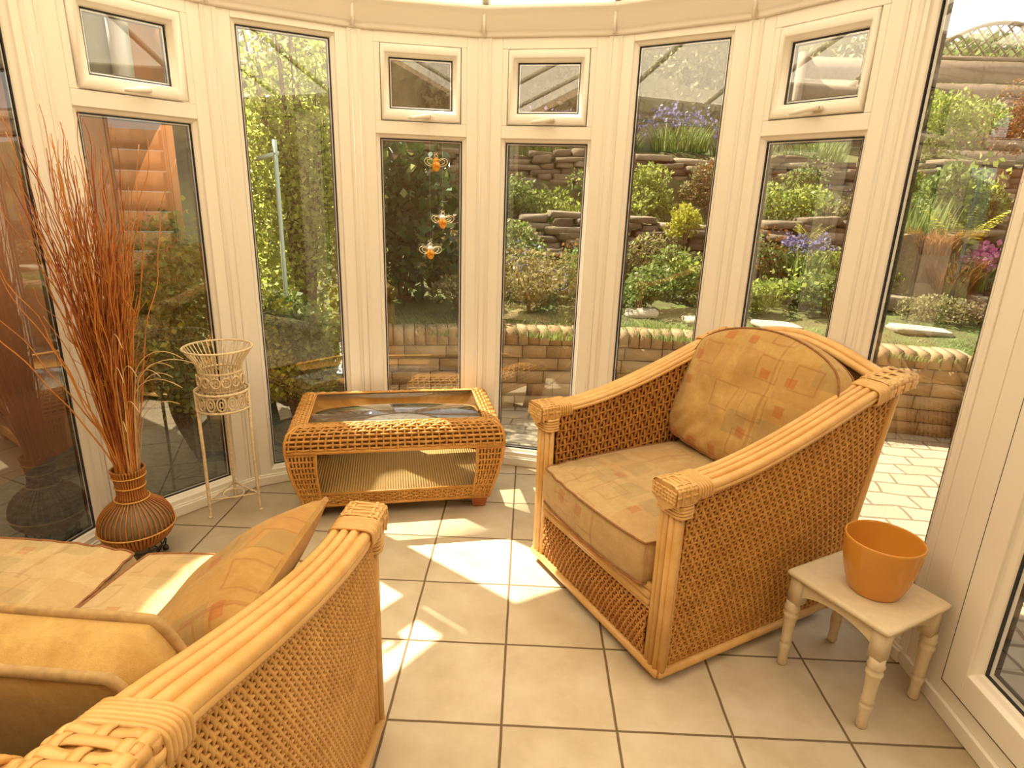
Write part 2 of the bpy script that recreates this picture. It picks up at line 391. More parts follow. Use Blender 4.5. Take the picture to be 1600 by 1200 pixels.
# corner posts
pts = [HL, A_, B_, C_, D_, E_, F_, G_, H_]
for i in range(1, 8):
    p0, p, p1 = map(np.array, (pts[i-1], pts[i], pts[i+1])); ua = nrm(p-p0); ub = nrm(p1-p); na = np.array([-ua[1], ua[0]]); nb = np.array([-ub[1], ub[0]])
    nm = nrm(na+nb)
    t = MB()
    prof = [p-ua*.034-na*(-.0), p-ua*.032-na*.006, p-nm*.0062, p+ub*.032-nb*.006, p+ub*.034, p+ub*.034+nb*.07, p+nm*.075, p-ua*.034+na*.07]
    V = np.array([[(*q, z) for q in prof] for z in (0, 2.17)]).reshape(-1, 3); n = len(prof)
    t.add(V, [(k, (k+1) % n, (k+1) % n+n, k+n) for k in range(n)])
    # fine grooves either side of the bend
    for sgn, uu, nn in ((-1, ua, na), (1, ub, nb)):
        for off in (.018,):
            c = p+sgn*uu*off-nn*(.0068 if off < .03 else .0012); t.box((c[0], c[1], 1.08), (.0022, .0022, 2.16))
    o = t.build('trim_%d' % i, UPVC, smooth=False); tag(o, 'vertical corner post between two windows, %s' % ['left of the vase opener window', 'right of the plant stand', 'left of the bee window', 'at the centre of the bay', 'behind the armchair front left post', 'right of the tall window behind the armchair', 'beside the narrow right pane'][i-1], 'window post', kind='structure')
# ring beam: moulded eaves beam on top of the frames
for i in range(8):
    P, L = facet(pts[i], pts[i+1]); t = MB()
    prof = [(2.168, .07), (2.168, -.010), (2.176, -.016), (2.190, -.016), (2.196, -.024), (2.262, -.034), (2.275, -.050), (2.290, -.050), (2.300, -.030), (2.310, .07)]
    V = np.array([[P(s, z, d) for z, d in prof] for s in (-.012, L+.012)]); t.grid(V)
    if i > 0: t.box(P(0, 2.23, -.030), (.012, .012, .120))
    o = t.build('trim_%d' % (20+i), UPVC, smooth=False); tag(o, 'moulded eaves beam section above a window, number %d from the left' % (i+1), 'beam', kind='structure')
# right pillar and door
P, L = facet(H_, (1.335, -2.30))
t = MB(); fb(t, P, -.035, .180, 0, 2.17, 0, .10); fb(t, P, .0, .012, 0, 2.17, -.006, 0); fb(t, P, -.04, .180, 0, .045, -.012, 0)
fb(t, P, .095, .098, .0, 2.17, -.003, 0)
o = t.build('trim_30', UPVC, smooth=False, bevel=.003); tag(o, 'wide cream pillar between the narrow pane and the glazed door', 'pillar', kind='structure')
root = D.objects.new('door_1', None); COL.objects.link(root); tag(root, 'cream glazed patio door at the right edge', 'door', kind='structure')
t = MB(); fb(t, P, .180, 1.3, 0, .098, 0, .07); fb(t, P, .180, 1.3, 2.12, 2.17, 0, .07); fb(t, P, 1.2, 1.3, 0, 2.17, 0, .07)
fb(t, P, .180, 1.3, 0, .05, -.014, 0)
t.build('door_frame', UPVC, root, smooth=False, bevel=.003)
t = MB(); r = (.288, 1.09, .212, 2.02); o_ = .0185
fb(t, P, .187, r[0]-o_, .105, 2.115, -.008, .06); fb(t, P, r[1]+o_, 1.195, .105, 2.115, -.008, .06); fb(t, P, r[0]-o_, r[1]+o_, .105, r[2]-o_, -.008, .06); fb(t, P, r[0]-o_, r[1]+o_, r[3]+o_, 2.115, -.008, .06)
ring(t, P, r, BEAD); t.build('door_leaf', UPVC, root, smooth=False, bevel=.003)
t = MB(); fb(t, P, .179, .188, .097, 2.12, -.002, .05); fb(t, P, .187, 1.2, .097, .106, -.002, .05); t.build('door_seal', BLACK, root, smooth=False)
pane(P, r, root, sw=.014)
P, L = facet((1.335, -2.30), KR)
# eaves over side walls, back wall
for nm_, a, b in (('trim_40', H_, KR), ('trim_41', KL, HL)):
    P2, L2 = facet(a, b); t = MB(); prof = [(2.168, .07), (2.168, -.016), (2.262, -.034), (2.290, -.050), (2.310, .07)]
    t.grid(np.array([[P2(s, z, d) for z, d in prof] for s in (0, L2)])); o = t.build(nm_, UPVC, smooth=False); tag(o, 'eaves beam above the side glazing', 'beam', kind='structure')
PLASTER = simple('warm_house_plaster', (.42, .27, .15), .8, var=.1, scale=3)
t = MB(); t.box((-.25, -3.82, 2.2), (15, .14, 4.6)); o = t.build('wall_back', PLASTER, smooth=False); tag(o, 'warm rendered house wall behind the viewer', 'wall', kind='structure')
# floor slab
poly = [KL, HL, A_, B_, C_, D_, E_, F_, G_, H_, KR]
def offs(poly, d):
    c = np.mean(poly, axis=0); return [tuple(np.array(p)+nrm(np.array(p)-c)*d) for p in poly]
def ngon_prism(mb, poly, z0, z1):
    n = len(poly); c = np.mean(poly, axis=0)
    V = [(*p, z0) for p in poly]+[(*p, z1) for p in poly]+[(*c, z0), (*c, z1)]
    mb.add(V, [(k, (k+1) % n, (k+1) % n+n, k+n) for k in range(n)][::1], [(n+k, 2*n+1, n+(k+1) % n)[::-1] for k in range(n)]+[(k, (k+1) % n, 2*n)[::-1] for k in range(n)])
t = MB(); ngon_prism(t, offs(poly, .06), -.06, 0.0); o = t.build('floor', TILE, smooth=False); tag(o, 'cream ceramic tiled floor with brown grout', 'floor', kind='structure')
# dark mastic line along the right threshold
# roof
hub = (-.22, -1.15, 3.0); ridge = (-.22, -3.72, 3.0); zt = 2.305
t = MB(); rp = offs([KL, HL, A_, B_, C_, D_, E_, F_, G_, H_, KR], .03)
V = [(*p, zt) for p in rp]+[hub, ridge]; n = len(rp)
tri = [(i, i+1, n) for i in range(1, n-2)]
t.add(V, [(0, 1, n, n+1), (n-2, n-1, n+1, n)], tri); o = t.build('ceiling', ROOF, smooth=False); tag(o, 'pitched opal conservatory roof panels', 'roof', kind='structure')
t = MB()
for p in rp[1:-1]:
    a = np.array((*p, zt-.01)); b = np.array(hub)-(0, 0, .02); t.tubes([a, b], .022, .026, K=4, N=(0, 0, 1))
for y in (-1.9, -2.6, -3.3):
    for sx_, pp in ((-1, -1.84), (1, 1.36)): t.tubes([(pp, y, zt-.01), (-.22, y, 2.98)], .022, .026, K=4, N=(0, 0, 1))
t.tubes([np.array(hub)-(0, -.05, .02), np.array(ridge)-(0, 0, .02)], .05, .04, K=4, N=(0, 0, 1))
o = t.build('trim_50', UPVC, smooth=False); tag(o, 'radiating roof glazing bars and ridge', 'roof bars', kind='structure')

# ------------------------------------------------------------------ weaving
def weave(mb, S, nu, nv, ru, rv, sub=4, amp=None, K=5, flat=1.0, pair=False, phase=0):
    """S(u,v)->(pos, normal) arrays. nu weavers run along v, nv stakes run along u."""
    amp = ru*1.1 if amp is None else amp
    vs = np.linspace(0, 1, nv*sub+1); us = (np.arange(nu)+.5)/nu
    U, V = np.meshgrid(us, vs, indexing='ij'); P, N = S(U, V)
    par = (np.arange(nu) % 2)[:, None]*2-1
    P = P+N*(amp*par*np.sin(V*nv*PI))[..., None]
    mb.tubes(P, ru, ru*flat, K=K, N=N, caps=False)
    us2 = np.linspace(0, 1, max(12, nu//2)); vs2 = (np.arange(nv)+.5)/nv
    V, U = np.meshgrid(vs2, us2, indexing='ij'); P, N = S(U, V)
    mb.tubes(P, rv, rv, K=K, N=N, caps=False)
def ribbons(mb, S, nu, nv, wu, wv, th=.0016, sub=4, amp=.002, K=6):
    for (n1, n2, w, sw) in ((nu, nv, wu, 0), (nv, nu, wv, 1)):
        a = (np.arange(n1)+.5)/n1; b = np.linspace(0, 1, n2*sub+1); Aa, Bb = np.meshgrid(a, b, indexing='ij')
        P, N = S(Aa, Bb) if sw == 0 else S(Bb, Aa)
        par = (np.arange(n1) % 2)[:, None]*2-1
        P = P+N*(amp*par*np.sin(Bb*n2*PI)*(1 if sw == 0 else -1))[..., None]
        mb.tubes(P, w, th, K=K, N=N, caps=False)
def patch(corners_fn, eps=1e-3):
    def S(U, V):
        P = corners_fn(U, V); du = corners_fn(U+eps, V)-P; dv = corners_fn(U, V+eps)-P
        return P, nrm(np.cross(du, dv))
    return S
def rope(mb, path, r, pitch=.02, K=5, strands=2):
    path = np.array(path, float); d = np.r_[0, np.cumsum(np.linalg.norm(np.diff(path, axis=0), axis=1))]; n = int(d[-1]/pitch*8)+2
    s = np.linspace(0, d[-1], n); P = np.stack([np.interp(s, d, path[:, k]) for k in range(3)], 1); T = nrm(np.gradient(P, axis=0))
    ref = np.array((0, 0, 1.)) if abs(T[:, 2].mean()) < .8 else np.array((1., 0, 0)); N = nrm(np.cross(T, ref)); B = np.cross(T, N)
    for k in range(strands):
        a = s/pitch*2*PI+k*2*PI/strands; mb.tubes(P+(N*np.cos(a)[:, None]+B*np.sin(a)[:, None])*r*.9, r, K=K)
def resample(path, n):
    path = np.array(path, float); d = np.r_[0, np.cumsum(np.linalg.norm(np.diff(path, axis=0), axis=1))]
    s = np.linspace(0, d[-1], n); return np.stack([np.interp(s, d, path[:, k]) for k in range(3)], 1)
def smoothpath(path, n=40, it=3):
    P = resample(path, n)
    for _ in range(it): P[1:-1] = (P[:-2]+P[1:-1]*2+P[2:])/4
    return P

# ------------------------------------------------------------------ cushions
def box_cushion(name, parent, mat, hw, hh, th, crown, k=.3, hump=0, n=26, pipe=PIPE, pr=.006, sag=0, wob=.004, pinch=0, M=None, seed=0, boxed=True, pat0=(0, 0)):
    r2 = np.random.default_rng(seed); a = np.linspace(-1, 1, n); Aa, Bb = np.meshgrid(a, a, indexing='ij')
    if pinch:
        X = hw*Aa*(1-pinch*(1-Bb**2)); Y = hh*Bb*(1-pinch*(1-Aa**2))
    else:
        X = hw*Aa*np.sqrt(1-k*Bb**2/2*np.abs(Aa)**4); Y = hh*Bb*np.sqrt(1-k*Aa**2/2*np.abs(Bb)**4)
    Y = Y+hump*(1-Aa**2)*np.clip(Bb, 0, 1)**1.5-sag*(1-Aa**2)*np.clip(Bb, 0, 1)
    prof = (1-np.abs(Aa)**3)*(1-np.abs(Bb)**3)
    ph = r2.uniform(0, 6, 6)
    w = wob*(np.sin(X*23+ph[0])*np.cos(Y*19+ph[1])+.7*np.sin(X*41+Y*17+ph[2])+.6*np.cos(Y*37-X*13+ph[3]))*prof**.5
    w = w+wob*1.2*np.exp(-(((Aa+.7)/.5)**2+((Bb+.8)/.4)**2))*np.sin((X-Y)*70)
    Zf = th/2+crown*prof**.6+w; Zb = -th/2-crown*.6*prof**.6
    mb = MB(); pf = np.stack([X+pat0[0], Y+pat0[1], 0*X], -1)
    mb.grid(np.stack([X, Y, Zf], -1), pat=pf); mb.grid(np.stack([X, Y, Zb], -1), pat=pf+(.31, .17, 0), flip=True)
    idx = [(i, 0) for i in range(n)]+[(n-1, j) for j in range(1, n)]+[(i, n-1) for i in range(n-2, -1, -1)]+[(0, j) for j in range(n-2, 0, -1)]
    ii = np.array([x[0] for x in idx]); jj = np.array([x[1] for x in idx]); bx, by, bf, bb = X[ii, jj], Y[ii, jj], Zf[ii, jj], Zb[ii, jj]
    c = np.stack([bx, by], 1); tg = np.roll(c, -1, 0)-np.roll(c, 1, 0); nn = nrm(np.stack([tg[:, 1], -tg[:, 0]], 1)); s = np.r_[0, np.cumsum(np.linalg.norm(np.diff(c, axis=0), axis=1))]
    m_ = 6; G = []; Q = []
    for q in range(m_):
        t_ = q/(m_-1); bulge = .012*math.sin(t_*PI) if boxed else 0
        G.append(np.stack([bx+nn[:, 0]*bulge, by+nn[:, 1]*bulge, bf*(1-t_)+bb*t_], 1)); Q.append(np.stack([s, 0*s+t_*th+.5, 0*s], 1))
    G = np.array(G).transpose(1, 0, 2); Q = np.array(Q).transpose(1, 0, 2); mb.grid(G, pat=Q, wrapu=True)
    MM = M if M is not None else Matrix()
    o = mb.build(name, mat, parent, M=MM)
    if pipe is not None:
        p = MB()
        for zz, sg in ((bf, 1), (bb, -1)) if boxed else ((bf*0, 1),):
            p.tubes(np.stack([bx+nn[:, 0]*.003, by+nn[:, 1]*.003, zz], 1), pr, K=6, closed=True)
        p.build('piping', pipe, o, M=MM)
    return o
def frame_M(c, X, Y):
    X = Vector(X).normalized(); Y = Vector(Y); Y = (Y-X*Y.dot(X)).normalized(); Z = X.cross(Y)
    M = Matrix((X, Y, Z)).transposed().to_4x4(); M.translation = Vector(c); return M

# ------------------------------------------------------------------ rattan seating
ARMP = [(-.06, .700), (.10, .700), (.23, .718), (.36, .748), (.48, .782), (.66, .842), (.82, .900), (.97, .925)]
def arm_z(y): return smooth_interp(y, ARMP)
def yback(z): return .78+(.165)*np.clip(z, 0, 1)/.9
def seating(name, label, cat, loc, rz, Wd, hump, sofa=False):
    root = thing(name, label, cat, loc, rz)
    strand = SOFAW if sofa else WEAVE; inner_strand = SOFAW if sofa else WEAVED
    hw = Wd/2
    for sg in (-1, 1):
        # outer side panel
        def So(U, V, sg=sg):
            z0 = .05; y0 = .02+U*0; yy = y0+U*(.80-.02); 
            zt_ = arm_z(.02+U*.90)-.030; z = z0+V*(zt_-z0); y = .02+U*(yback(z)-.02)
            x = sg*(hw+.002+.016*np.sin(V*PI*.5)*(1-U*.3)+.008*np.sin(U*PI)*np.sin(V*PI)); return np.stack([x+0*U, y, z], -1)
        mb = MB(); S = patch(So); nu = 64; nv = 27
        if sofa: nu, nv = (10, 8) if sg == 1 else (100, 38)
        weave(mb, S, nu, nv, .0056 if not sofa else .0042, .0040 if not sofa else .0036, sub=4, K=6, flat=.7, amp=.0038 if not sofa else .0030)
        pl = mb.build('side_panel', strand, root)
        # added dark sheet: shade of the weave gaps put in as colour
        if sofa and sg == 1: pass
        mb = MB(); us = np.linspace(0, 1, 16); U, V = np.meshgrid(us, us, indexing='ij'); G = So(U, V); G[..., 0] -= sg*.035; mb.grid(G, flip=(sg > 0)); mb.build('arm_gap_shade', GAP_SHADE, root)
        def Si(U, V, sg=sg):
            yy = .025+U*.775; zt_ = arm_z(yy)-.03; z = .30+V*(zt_-.30); return np.stack([sg*(hw-.055)+0*U, yy, z], -1)
        if not (sofa and sg == 1):
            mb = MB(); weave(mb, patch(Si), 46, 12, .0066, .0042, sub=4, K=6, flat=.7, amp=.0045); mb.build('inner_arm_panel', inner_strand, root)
        # arm canes following the curve
        ys = np.linspace(-.01, .90, 48); mb = MB()
        xs = [hw-.052, hw-.028, hw-.004, hw+.021]; rr = [.0112, .0112, .0112, .0140]; dz = [-.0, .002, .002, -.004]
        for x, r, d in zip(xs, rr, dz):
            mb.tubes(np.stack([0*ys+sg*x, ys, arm_z(ys)-r+d], 1), r, K=10)
        for x, r, d in ((hw-.060, .008, -.022), (hw+.028, .008, -.032), (hw+.022, .007, -.043)):
            mb.tubes(np.stack([0*ys+sg*x, ys, arm_z(ys)+d], 1), r, K=8)
        for x in (hw-.040, hw-.016, hw+.008): mb.tubes(np.stack([0*ys+sg*x, ys, arm_z(ys)-.015], 1), .0060, K=6)
        arm = mb.build('arm_rail', CANE, root)
        # twisted edging under the outer cane
        mb = MB(); yy = np.linspace(.03, .93, 50); rope(mb, np.stack([0*yy+sg*(hw+.024), yy, arm_z(yy)-.043], 1), .0042, .022); mb.build('twisted_edging', strand, root)
        # bindings
        def band(y0, y1, nr, hx0, hx1, hz, r):
            mb = MB(); n = 26
            for i in range(nr):
                y = y0+(y1-y0)*i/max(1, nr-1); th = np.linspace(0, 2*PI, n, endpoint=False); e = 4
                cx = sg*(hw+(hx0+hx1)/2); rx = (hx1-hx0)/2; c = np.sign(np.cos(th))*np.abs(np.cos(th))**(2/e); s_ = np.sign(np.sin(th))*np.abs(np.sin(th))**(2/e)
                mb.tubes(np.stack([cx+rx*c, 0*th+y, float(arm_z(y))-hz+(hz+.003)*s_], 1), r, K=6, closed=True)
            return mb
        band(.035, .085, 6, -.066, .041, .022, .0045).build('front_binding', CANE, arm)
        band(.800, .842, 6, -.068, .044, .026, .0048).build('rear_binding', CANE, arm)
        # woven front cap
        def cap_fn(ya, yb, zoff=0.006):
            def f(U, V):
                y = ya+(yb-ya)*V; a = (U-.5)*PI*1.12; e = .42
                cx = hw-.013; rx = .052 if yb < .5 else .056
                sx_ = np.sign(np.sin(a))*np.abs(np.sin(a))**e; cz = np.sign(np.cos(a))*np.abs(np.cos(a))**e
                return np.stack([sg*(cx+rx*sx_), y, arm_z(y)-.030+(.030+zoff)*cz], -1)
            return f
        mb = MB(); U, V = np.meshgrid(np.linspace(0, 1, 24), np.linspace(0, 1, 8), indexing='ij'); G = cap_fn(-.045, .035)(U, V); mb.grid(G)
        Gf = G[:, 0:1].repeat(2, 1).copy(); Gf[:, 1, 2] = float(arm_z(0))-.065; Gf[:, 1, 1] += .012; mb.grid(Gf)
        c0 = G[:, 0]; mid = c0.mean(0); mb.add(np.vstack([c0, [mid[0], mid[1], arm_z(0)-.08]]), None, [(i, i+1, len(c0)) for i in range(len(c0)-1)])
        cp = mb.build('arm_cap', CANE, root)
        mb = MB(); ribbons(mb, patch(cap_fn(-.047, .030, .007)), 8, 5, .0052, .0056, .0018, amp=.0016); 
        def capf(U, V): x = sg*(hw-.064+U*.102); return np.stack([x, -.049+0*U, arm_z(0)-.046+V*.042], -1)
        ribbons(mb, patch(capf), 8, 4, .0050, .0050, .0016, amp=.0014); mb.build('woven_strips', CANE, cp)
        # rear woven cap
        mb = MB(); fn = cap_fn(.848, .995, .0)
        U, V = np.meshgrid(np.linspace(0, 1, 24), np.linspace(0, 1, 8), indexing='ij'); G = fn(U, V); mb.grid(G)
        c0 = G[:, -1]; mid = c0.mean(0); mb.add(np.vstack([c0, [mid]]), None, [(i, i+1, len(c0)) for i in range(len(c0)-1)])
        cp = mb.build('rear_arm_cap', CANE, root)
        mb = MB(); ribbons(mb, patch(cap_fn(.846, 1.0, .0055)), 9, 8, .0086, .0092, .0022, amp=.0024); mb.build('woven_strips', CANE, cp)
        # front post of four canes
        mb = MB()
        for x, r, y in ((hw-.064, .009, .004), (hw-.048, .0115, -.006), (hw-.026, .0108, -.010), (hw-.004, .0108, -.010), (hw+.012, .0125, -.002), (hw+.006, .009, .018)):
            mb.tubes([(sg*x, y, .05), (sg*x, y, .36), (sg*x, y-.002, .64)], r, K=10)
        post = mb.build('front_post', CANE, root)
        mb = MB()
        for i in range(5):
            z = .606+i*.0105; th = np.linspace(0, 2*PI, 24, endpoint=False); c = np.sign(np.cos(th))*np.abs(np.cos(th))**.5; s_ = np.sign(np.sin(th))*np.abs(np.sin(th))**.5
            mb.tubes(np.stack([sg*(hw-.018)+.053*c, .004+.028*s_, 0*th+z], 1), 0.0055, K=6, closed=True)
        mb.build('post_binding', CANE, post)
        # rear upright
        mb = MB(); zz = np.linspace(.04, .88, 12)
        for x, dy in ((hw+.014, .0), (hw-.02, .016)): mb.tubes(np.stack([0*zz+sg*x, yback(zz)+dy, zz], 1), .014, K=8)
        mb.build('rear_post', CANE, root)
        # foot
        for y in (.03, .74):
            mb = MB(); mb.box((sg*(hw-.04), y, .019), (.06, .06, .038)); mb.build('foot', FOOTW, root, bevel=.006)
    # base rails
    mb = MB(); pth = [(-hw-.01, .78, .045), (-hw-.012, -.012, .045), (hw+.012, -.012, .045), (hw+.01, .78, .045)]
    for a, b in zip(pth[:-1], pth[1:]): mb.tubes([a, b], .015, K=10)
    mb.tubes([pth[3], pth[0]], .015, K=8); mb.build('base_rail', CANE, root)
    # front panel and rails
    def Sf(U, V): x = -hw+.065+U*(Wd-.13); z = .055+V*.175; return np.stack([x, -.002-.012*np.sin(V*PI)+0*U, z], -1)
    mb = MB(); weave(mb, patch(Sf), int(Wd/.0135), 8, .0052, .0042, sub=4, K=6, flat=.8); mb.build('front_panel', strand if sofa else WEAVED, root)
    mb = MB()
    for z, r, y in ((.244, .010, -.004), (.262, .013, -.008), (.287, .014, -.008), (.312, .013, -.004)): mb.tubes([(-hw+.06, y, z), (hw-.06, y, z)], r, K=10)
    mb.build('front_rail', CANE, root)
    mb = MB(); mb.box((0, .40, .272), (Wd-.17, .78, .03)); mb.build('seat_deck', GAP_SHADE, root, smooth=False)
    # back panel
    def top(x): return .90+hump*np.cos(np.clip(x/hw, -1, 1)*PI/2)**1.3
    def Sb(U, V): x = hw-U*Wd; z = .05+V*(top(x)-.07); return np.stack([x, yback(z)+.005, z], -1)
    mb = MB(); weave(mb, patch(Sb), int(Wd/.016), 26, .005, .004, sub=3, K=4); mb.build('back_panel', strand, root)
    mb = MB(); U, V = np.meshgrid(np.linspace(0, 1, 20), np.linspace(0, 1, 16), indexing='ij'); G = Sb(U, V); G[..., 1] -= .035; mb.grid(G); mb.build('back_gap_shade', GAP_SHADE, root)  # dark sheet painting the shade behind the back weave
    xs = np.linspace(-hw+.03, hw-.03, 40); mb = MB()
    for y, dz, r in ((.900, -.012, .0145), (.932, .0, .0165), (.962, -.008, .0155), (.975, -.034, .012)): mb.tubes(np.stack([xs, 0*xs+y, top(xs)+dz], 1), r, K=10)
    br = mb.build('back_rail', CANE, root)
    if sofa:
        def wr(U, V): x = -hw+.085+U*.115; a = (V-.5)*PI*1.2; return np.stack([x, .935+.054*np.sin(a), .885+.045*np.cos(a)], -1)
        mb = MB()
        for k in range(13):
            for s2 in (-1, 1):
                a = np.linspace(-1.9, 1.9, 24); x = -hw+.095+k*.0105+s2*.012*a/1.9
                mb.tubes(np.stack([x, .935+(.050+.003*s2)*np.sin(a), .872+(.045+.003*s2)*np.cos(a)], 1), .0042, K=6)
        mb.build('twisted_wrapping', strand, br)
    return root, top
GAP_SHADE = simple('gap_shade_backing', (.20, .085, .022), .8, var=.3)  # dark brown standing for shade in wicker gaps; also on the seat deck

rz1 = math.radians(29.5-90)
ew = np.array([math.cos(math.radians(119.5)), math.sin(math.radians(119.5))]); Nn = np.array([.487, -1.144])
Wc = .765; cc = Nn+ew*Wc/2
chair, _ = seating('wicker_armchair', 'wicker armchair with patterned tan cushions facing the tiled floor', 'armchair', (cc[0], cc[1], 0), rz1, Wc, .085)
# armchair cushions (local: y back, x across, z up)
o = box_cushion('seat_cushion', chair, FAB_SEAT, .315, .365, .145, .022, k=.25, n=30, seed=1, pipe=PIPER, pr=.004, M=frame_M((0, .312, .392), (1, 0, 0), (0, 1, 0)), pat0=(.02, .0))
o = box_cushion('back_cushion', chair, FAB_BACK, .350, .232, .11, .060, k=.45, hump=.070, n=34, seed=2, pipe=PIPER, pr=.004, wob=.007, M=frame_M((0, .715, .700), (1, 0, 0), (0, .32, .90)))
# ------------------------------------------------------------------ sofa
Ws = 1.42; sang = math.radians(-93)
sx0 = np.array([-.352, -1.372]); wdir = np.array([-1, .03]); sc = sx0+wdir*Ws/2
sofa, _ = seating('wicker_sofa', 'wicker two-seat sofa with tan cushions seen from behind at lower left', 'sofa', (sc[0], sc[1], 0), sang-PI/2, Ws, .02, sofa=True)
for i, x in enumerate((-.328, .330)):
    box_cushion('seat_cushion', sofa, FAB_SOFA, .325, .41, .12, .030, k=.25, n=26, seed=5+i, pipe=PIPER, pr=.004, M=frame_M((x, .27, .39), (1, 0, 0), (0, 1, 0)), pat0=(i*.7, .3))
for i, x in enumerate((-.325, .350)):
    box_cushion('back_cushion', sofa, FAB_PLAIN, .335, .225, .092, .030, k=.45, sag=.03, hump=0, n=26, seed=8+i, pipe=PIPE, pr=.0085, wob=.004, M=frame_M((x, .67, .690), (1, 0, 0), (0, .20, .96)), pat0=(i*.9, .1))
sh = thing('scatter_cushion', 'patterned scatter cushion propped against the inside of the sofa arm', 'cushion', (-.600, -1.655, .605), 0)
box_cushion('cushion_cover', sh, FAB_SCAT, .235, .220, .012, .085, n=26, pinch=.06, pipe=None, seed=11, boxed=False, M=frame_M((0, 0, 0), (0, -1, 0), (.70, 0, .66)))

# ------------------------------------------------------------------ coffee table
tb = thing('wicker_coffee_table', 'woven wicker coffee table with glass top and lower shelf', 'table', (-.592, .08, 0), math.radians(12.5))
TP = [(.43, .225, .06), (.447, .243, .13), (.466, .262, .20), (.480, .280, .28), (.487, .287, .355), (.487, .287, .395), (.476, .274, .435), (.445, .247, .458), (.397, .214, .462)]
tp = np.array(TP); tl = np.r_[0, np.cumsum(np.linalg.norm(np.diff(tp, axis=0), axis=1))]; tl /= tl[-1]
def prof(v): return np.stack([np.interp(v, tl, tp[:, k]) for k in range(3)], -1)
vz = lambda z: float(np.interp(z, tp[:6, 2], tl[:6]))
def side_pt(side, u, v):
    p = prof(v); hx, hy, z = p[..., 0], p[..., 1], p[..., 2]
    if side == 0: return np.stack([-hx+2*hx*u, -hy, z], -1)
    if side == 1: return np.stack([hx, -hy+2*hy*u, z], -1)
    if side == 2: return np.stack([hx-2*hx*u, hy, z], -1)
    return np.stack([-hx, hy-2*hy*u, z], -1)
LIN = MB()
def tl_in(f):
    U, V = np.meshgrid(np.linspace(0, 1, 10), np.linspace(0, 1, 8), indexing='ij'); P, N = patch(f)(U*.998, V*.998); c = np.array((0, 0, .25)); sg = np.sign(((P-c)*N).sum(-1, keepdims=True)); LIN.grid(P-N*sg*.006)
for side in range(4):
    Ls = .95 if side % 2 == 0 else .56; cw = .105/Ls
    mb = MB(); f = lambda U, V, s=side: side_pt(s, U, vz(.355)+V*(1-vz(.355))); weave(mb, patch(lambda U, V, f=f: f(V, U)), 9, int(Ls/.030), .0062, .0050, sub=4, K=6, flat=.6, amp=.0036); tl_in(f); mb.build('top_rail', WEAVE, tb)
    mb = MB(); f = lambda U, V, s=side: side_pt(s, cw*.5+U*(1-cw), vz(.062)+V*(vz(.125)-vz(.062))); weave(mb, patch(lambda U, V, f=f: f(V, U)), 6, int(Ls/.030), .0050, .0045, sub=4, K=6, flat=.6, amp=.0034); tl_in(f); mb.build('bottom_rail', WEAVE, tb)
    for e in (0, 1):
        f = (lambda U, V, s=side, e=e: side_pt(s, (U*cw*(.85+.35*V)) if e == 0 else (1-(1-U)*cw*(.85+.35*V)), vz(.062)+V*(vz(.355)-vz(.062))))
        mb = MB(); weave(mb, patch(f), 8, 10, .0056, .0045, sub=4, K=6, flat=.6, amp=.0036); tl_in(f)
        v = np.linspace(0, 1, 14); mb.tubes(f(0*v+(1 if e == 0 else 0), v), .006, K=6); mb.build('corner_panel', WEAVE, tb)
mb = MB()
for z, r in ((.060, .008), (.128, .006), (.352, .0085)):
    p = prof(np.array(vz(z))); mb.tubes([(-p[0], -p[1], z), (p[0], -p[1], z), (p[0], p[1], z), (-p[0], p[1], z), (-p[0], -p[1], z)], r, K=8)
mb.tubes([(-.397, -.214, .464), (.397, -.214, .464), (.397, .214, .464), (-.397, .214, .464), (-.397, -.214, .464)], .005, K=6)
for sx_ in (-1, 1):
    for sy_ in (-1, 1):
        q = prof(np.linspace(0, .96, 24)); mb.tubes(np.stack([sx_*q[:, 0], sy_*q[:, 1], q[:, 2]], 1), .007, K=8)
mb.build('edge_cane', WEAVE, tb)
LIN.build('table_gap_shade', GAP_SHADE, tb)  # dark sheet under the table weave, gap shade given as colour
mb = MB(); mb.box((0, 0, .459), (.79, .424, .006)); mb.build('glass_top', TGLASS, tb, smooth=False)
def mat_shelf():
    t = NT('woven_shelf'); t.b.inputs['Roughness'].default_value = .5; p = t.obj()
    w1 = t.new('ShaderNodeTexWave'); w1.bands_direction = 'X'; w1.inputs['Scale'].default_value = 26; w1.inputs['Distortion'].default_value = .6; t.ln(p, w1.inputs[0])
    w2 = t.new('ShaderNodeTexWave'); w2.bands_direction = 'Y'; w2.inputs['Scale'].default_value = 40; t.ln(p, w2.inputs[0])
    h = t.math('MULTIPLY', w1.outputs['Fac'], t.math('ADD', w2.outputs['Fac'], .4)); t.ln(t.ramp(h, (.1, (.45, .24, .06)), (.8, (.74, .48, .18))), t.b.inputs['Base Color']); t.bump(h, .6, .004); return t.m
mb = MB(); mb.box((0, 0, .118), (.86, .46, .010)); mb.build('lower_shelf', mat_shelf(), tb, smooth=False)
for sx_ in (-1, 1):
    for sy_ in (-1, 1):
        mb = MB(); cx, cy = sx_*.385, sy_*.185; a, b = .042, .030
        mb.hexa([(cx-b, cy-b, 0), (cx+b, cy-b, 0), (cx+b, cy+b, 0), (cx-b, cy+b, 0), (cx-a, cy-a, .056), (cx+a, cy-a, .056), (cx+a, cy+a, .056), (cx-a, cy+a, .056)]); mb.build('foot', FOOTW, tb, bevel=.004)

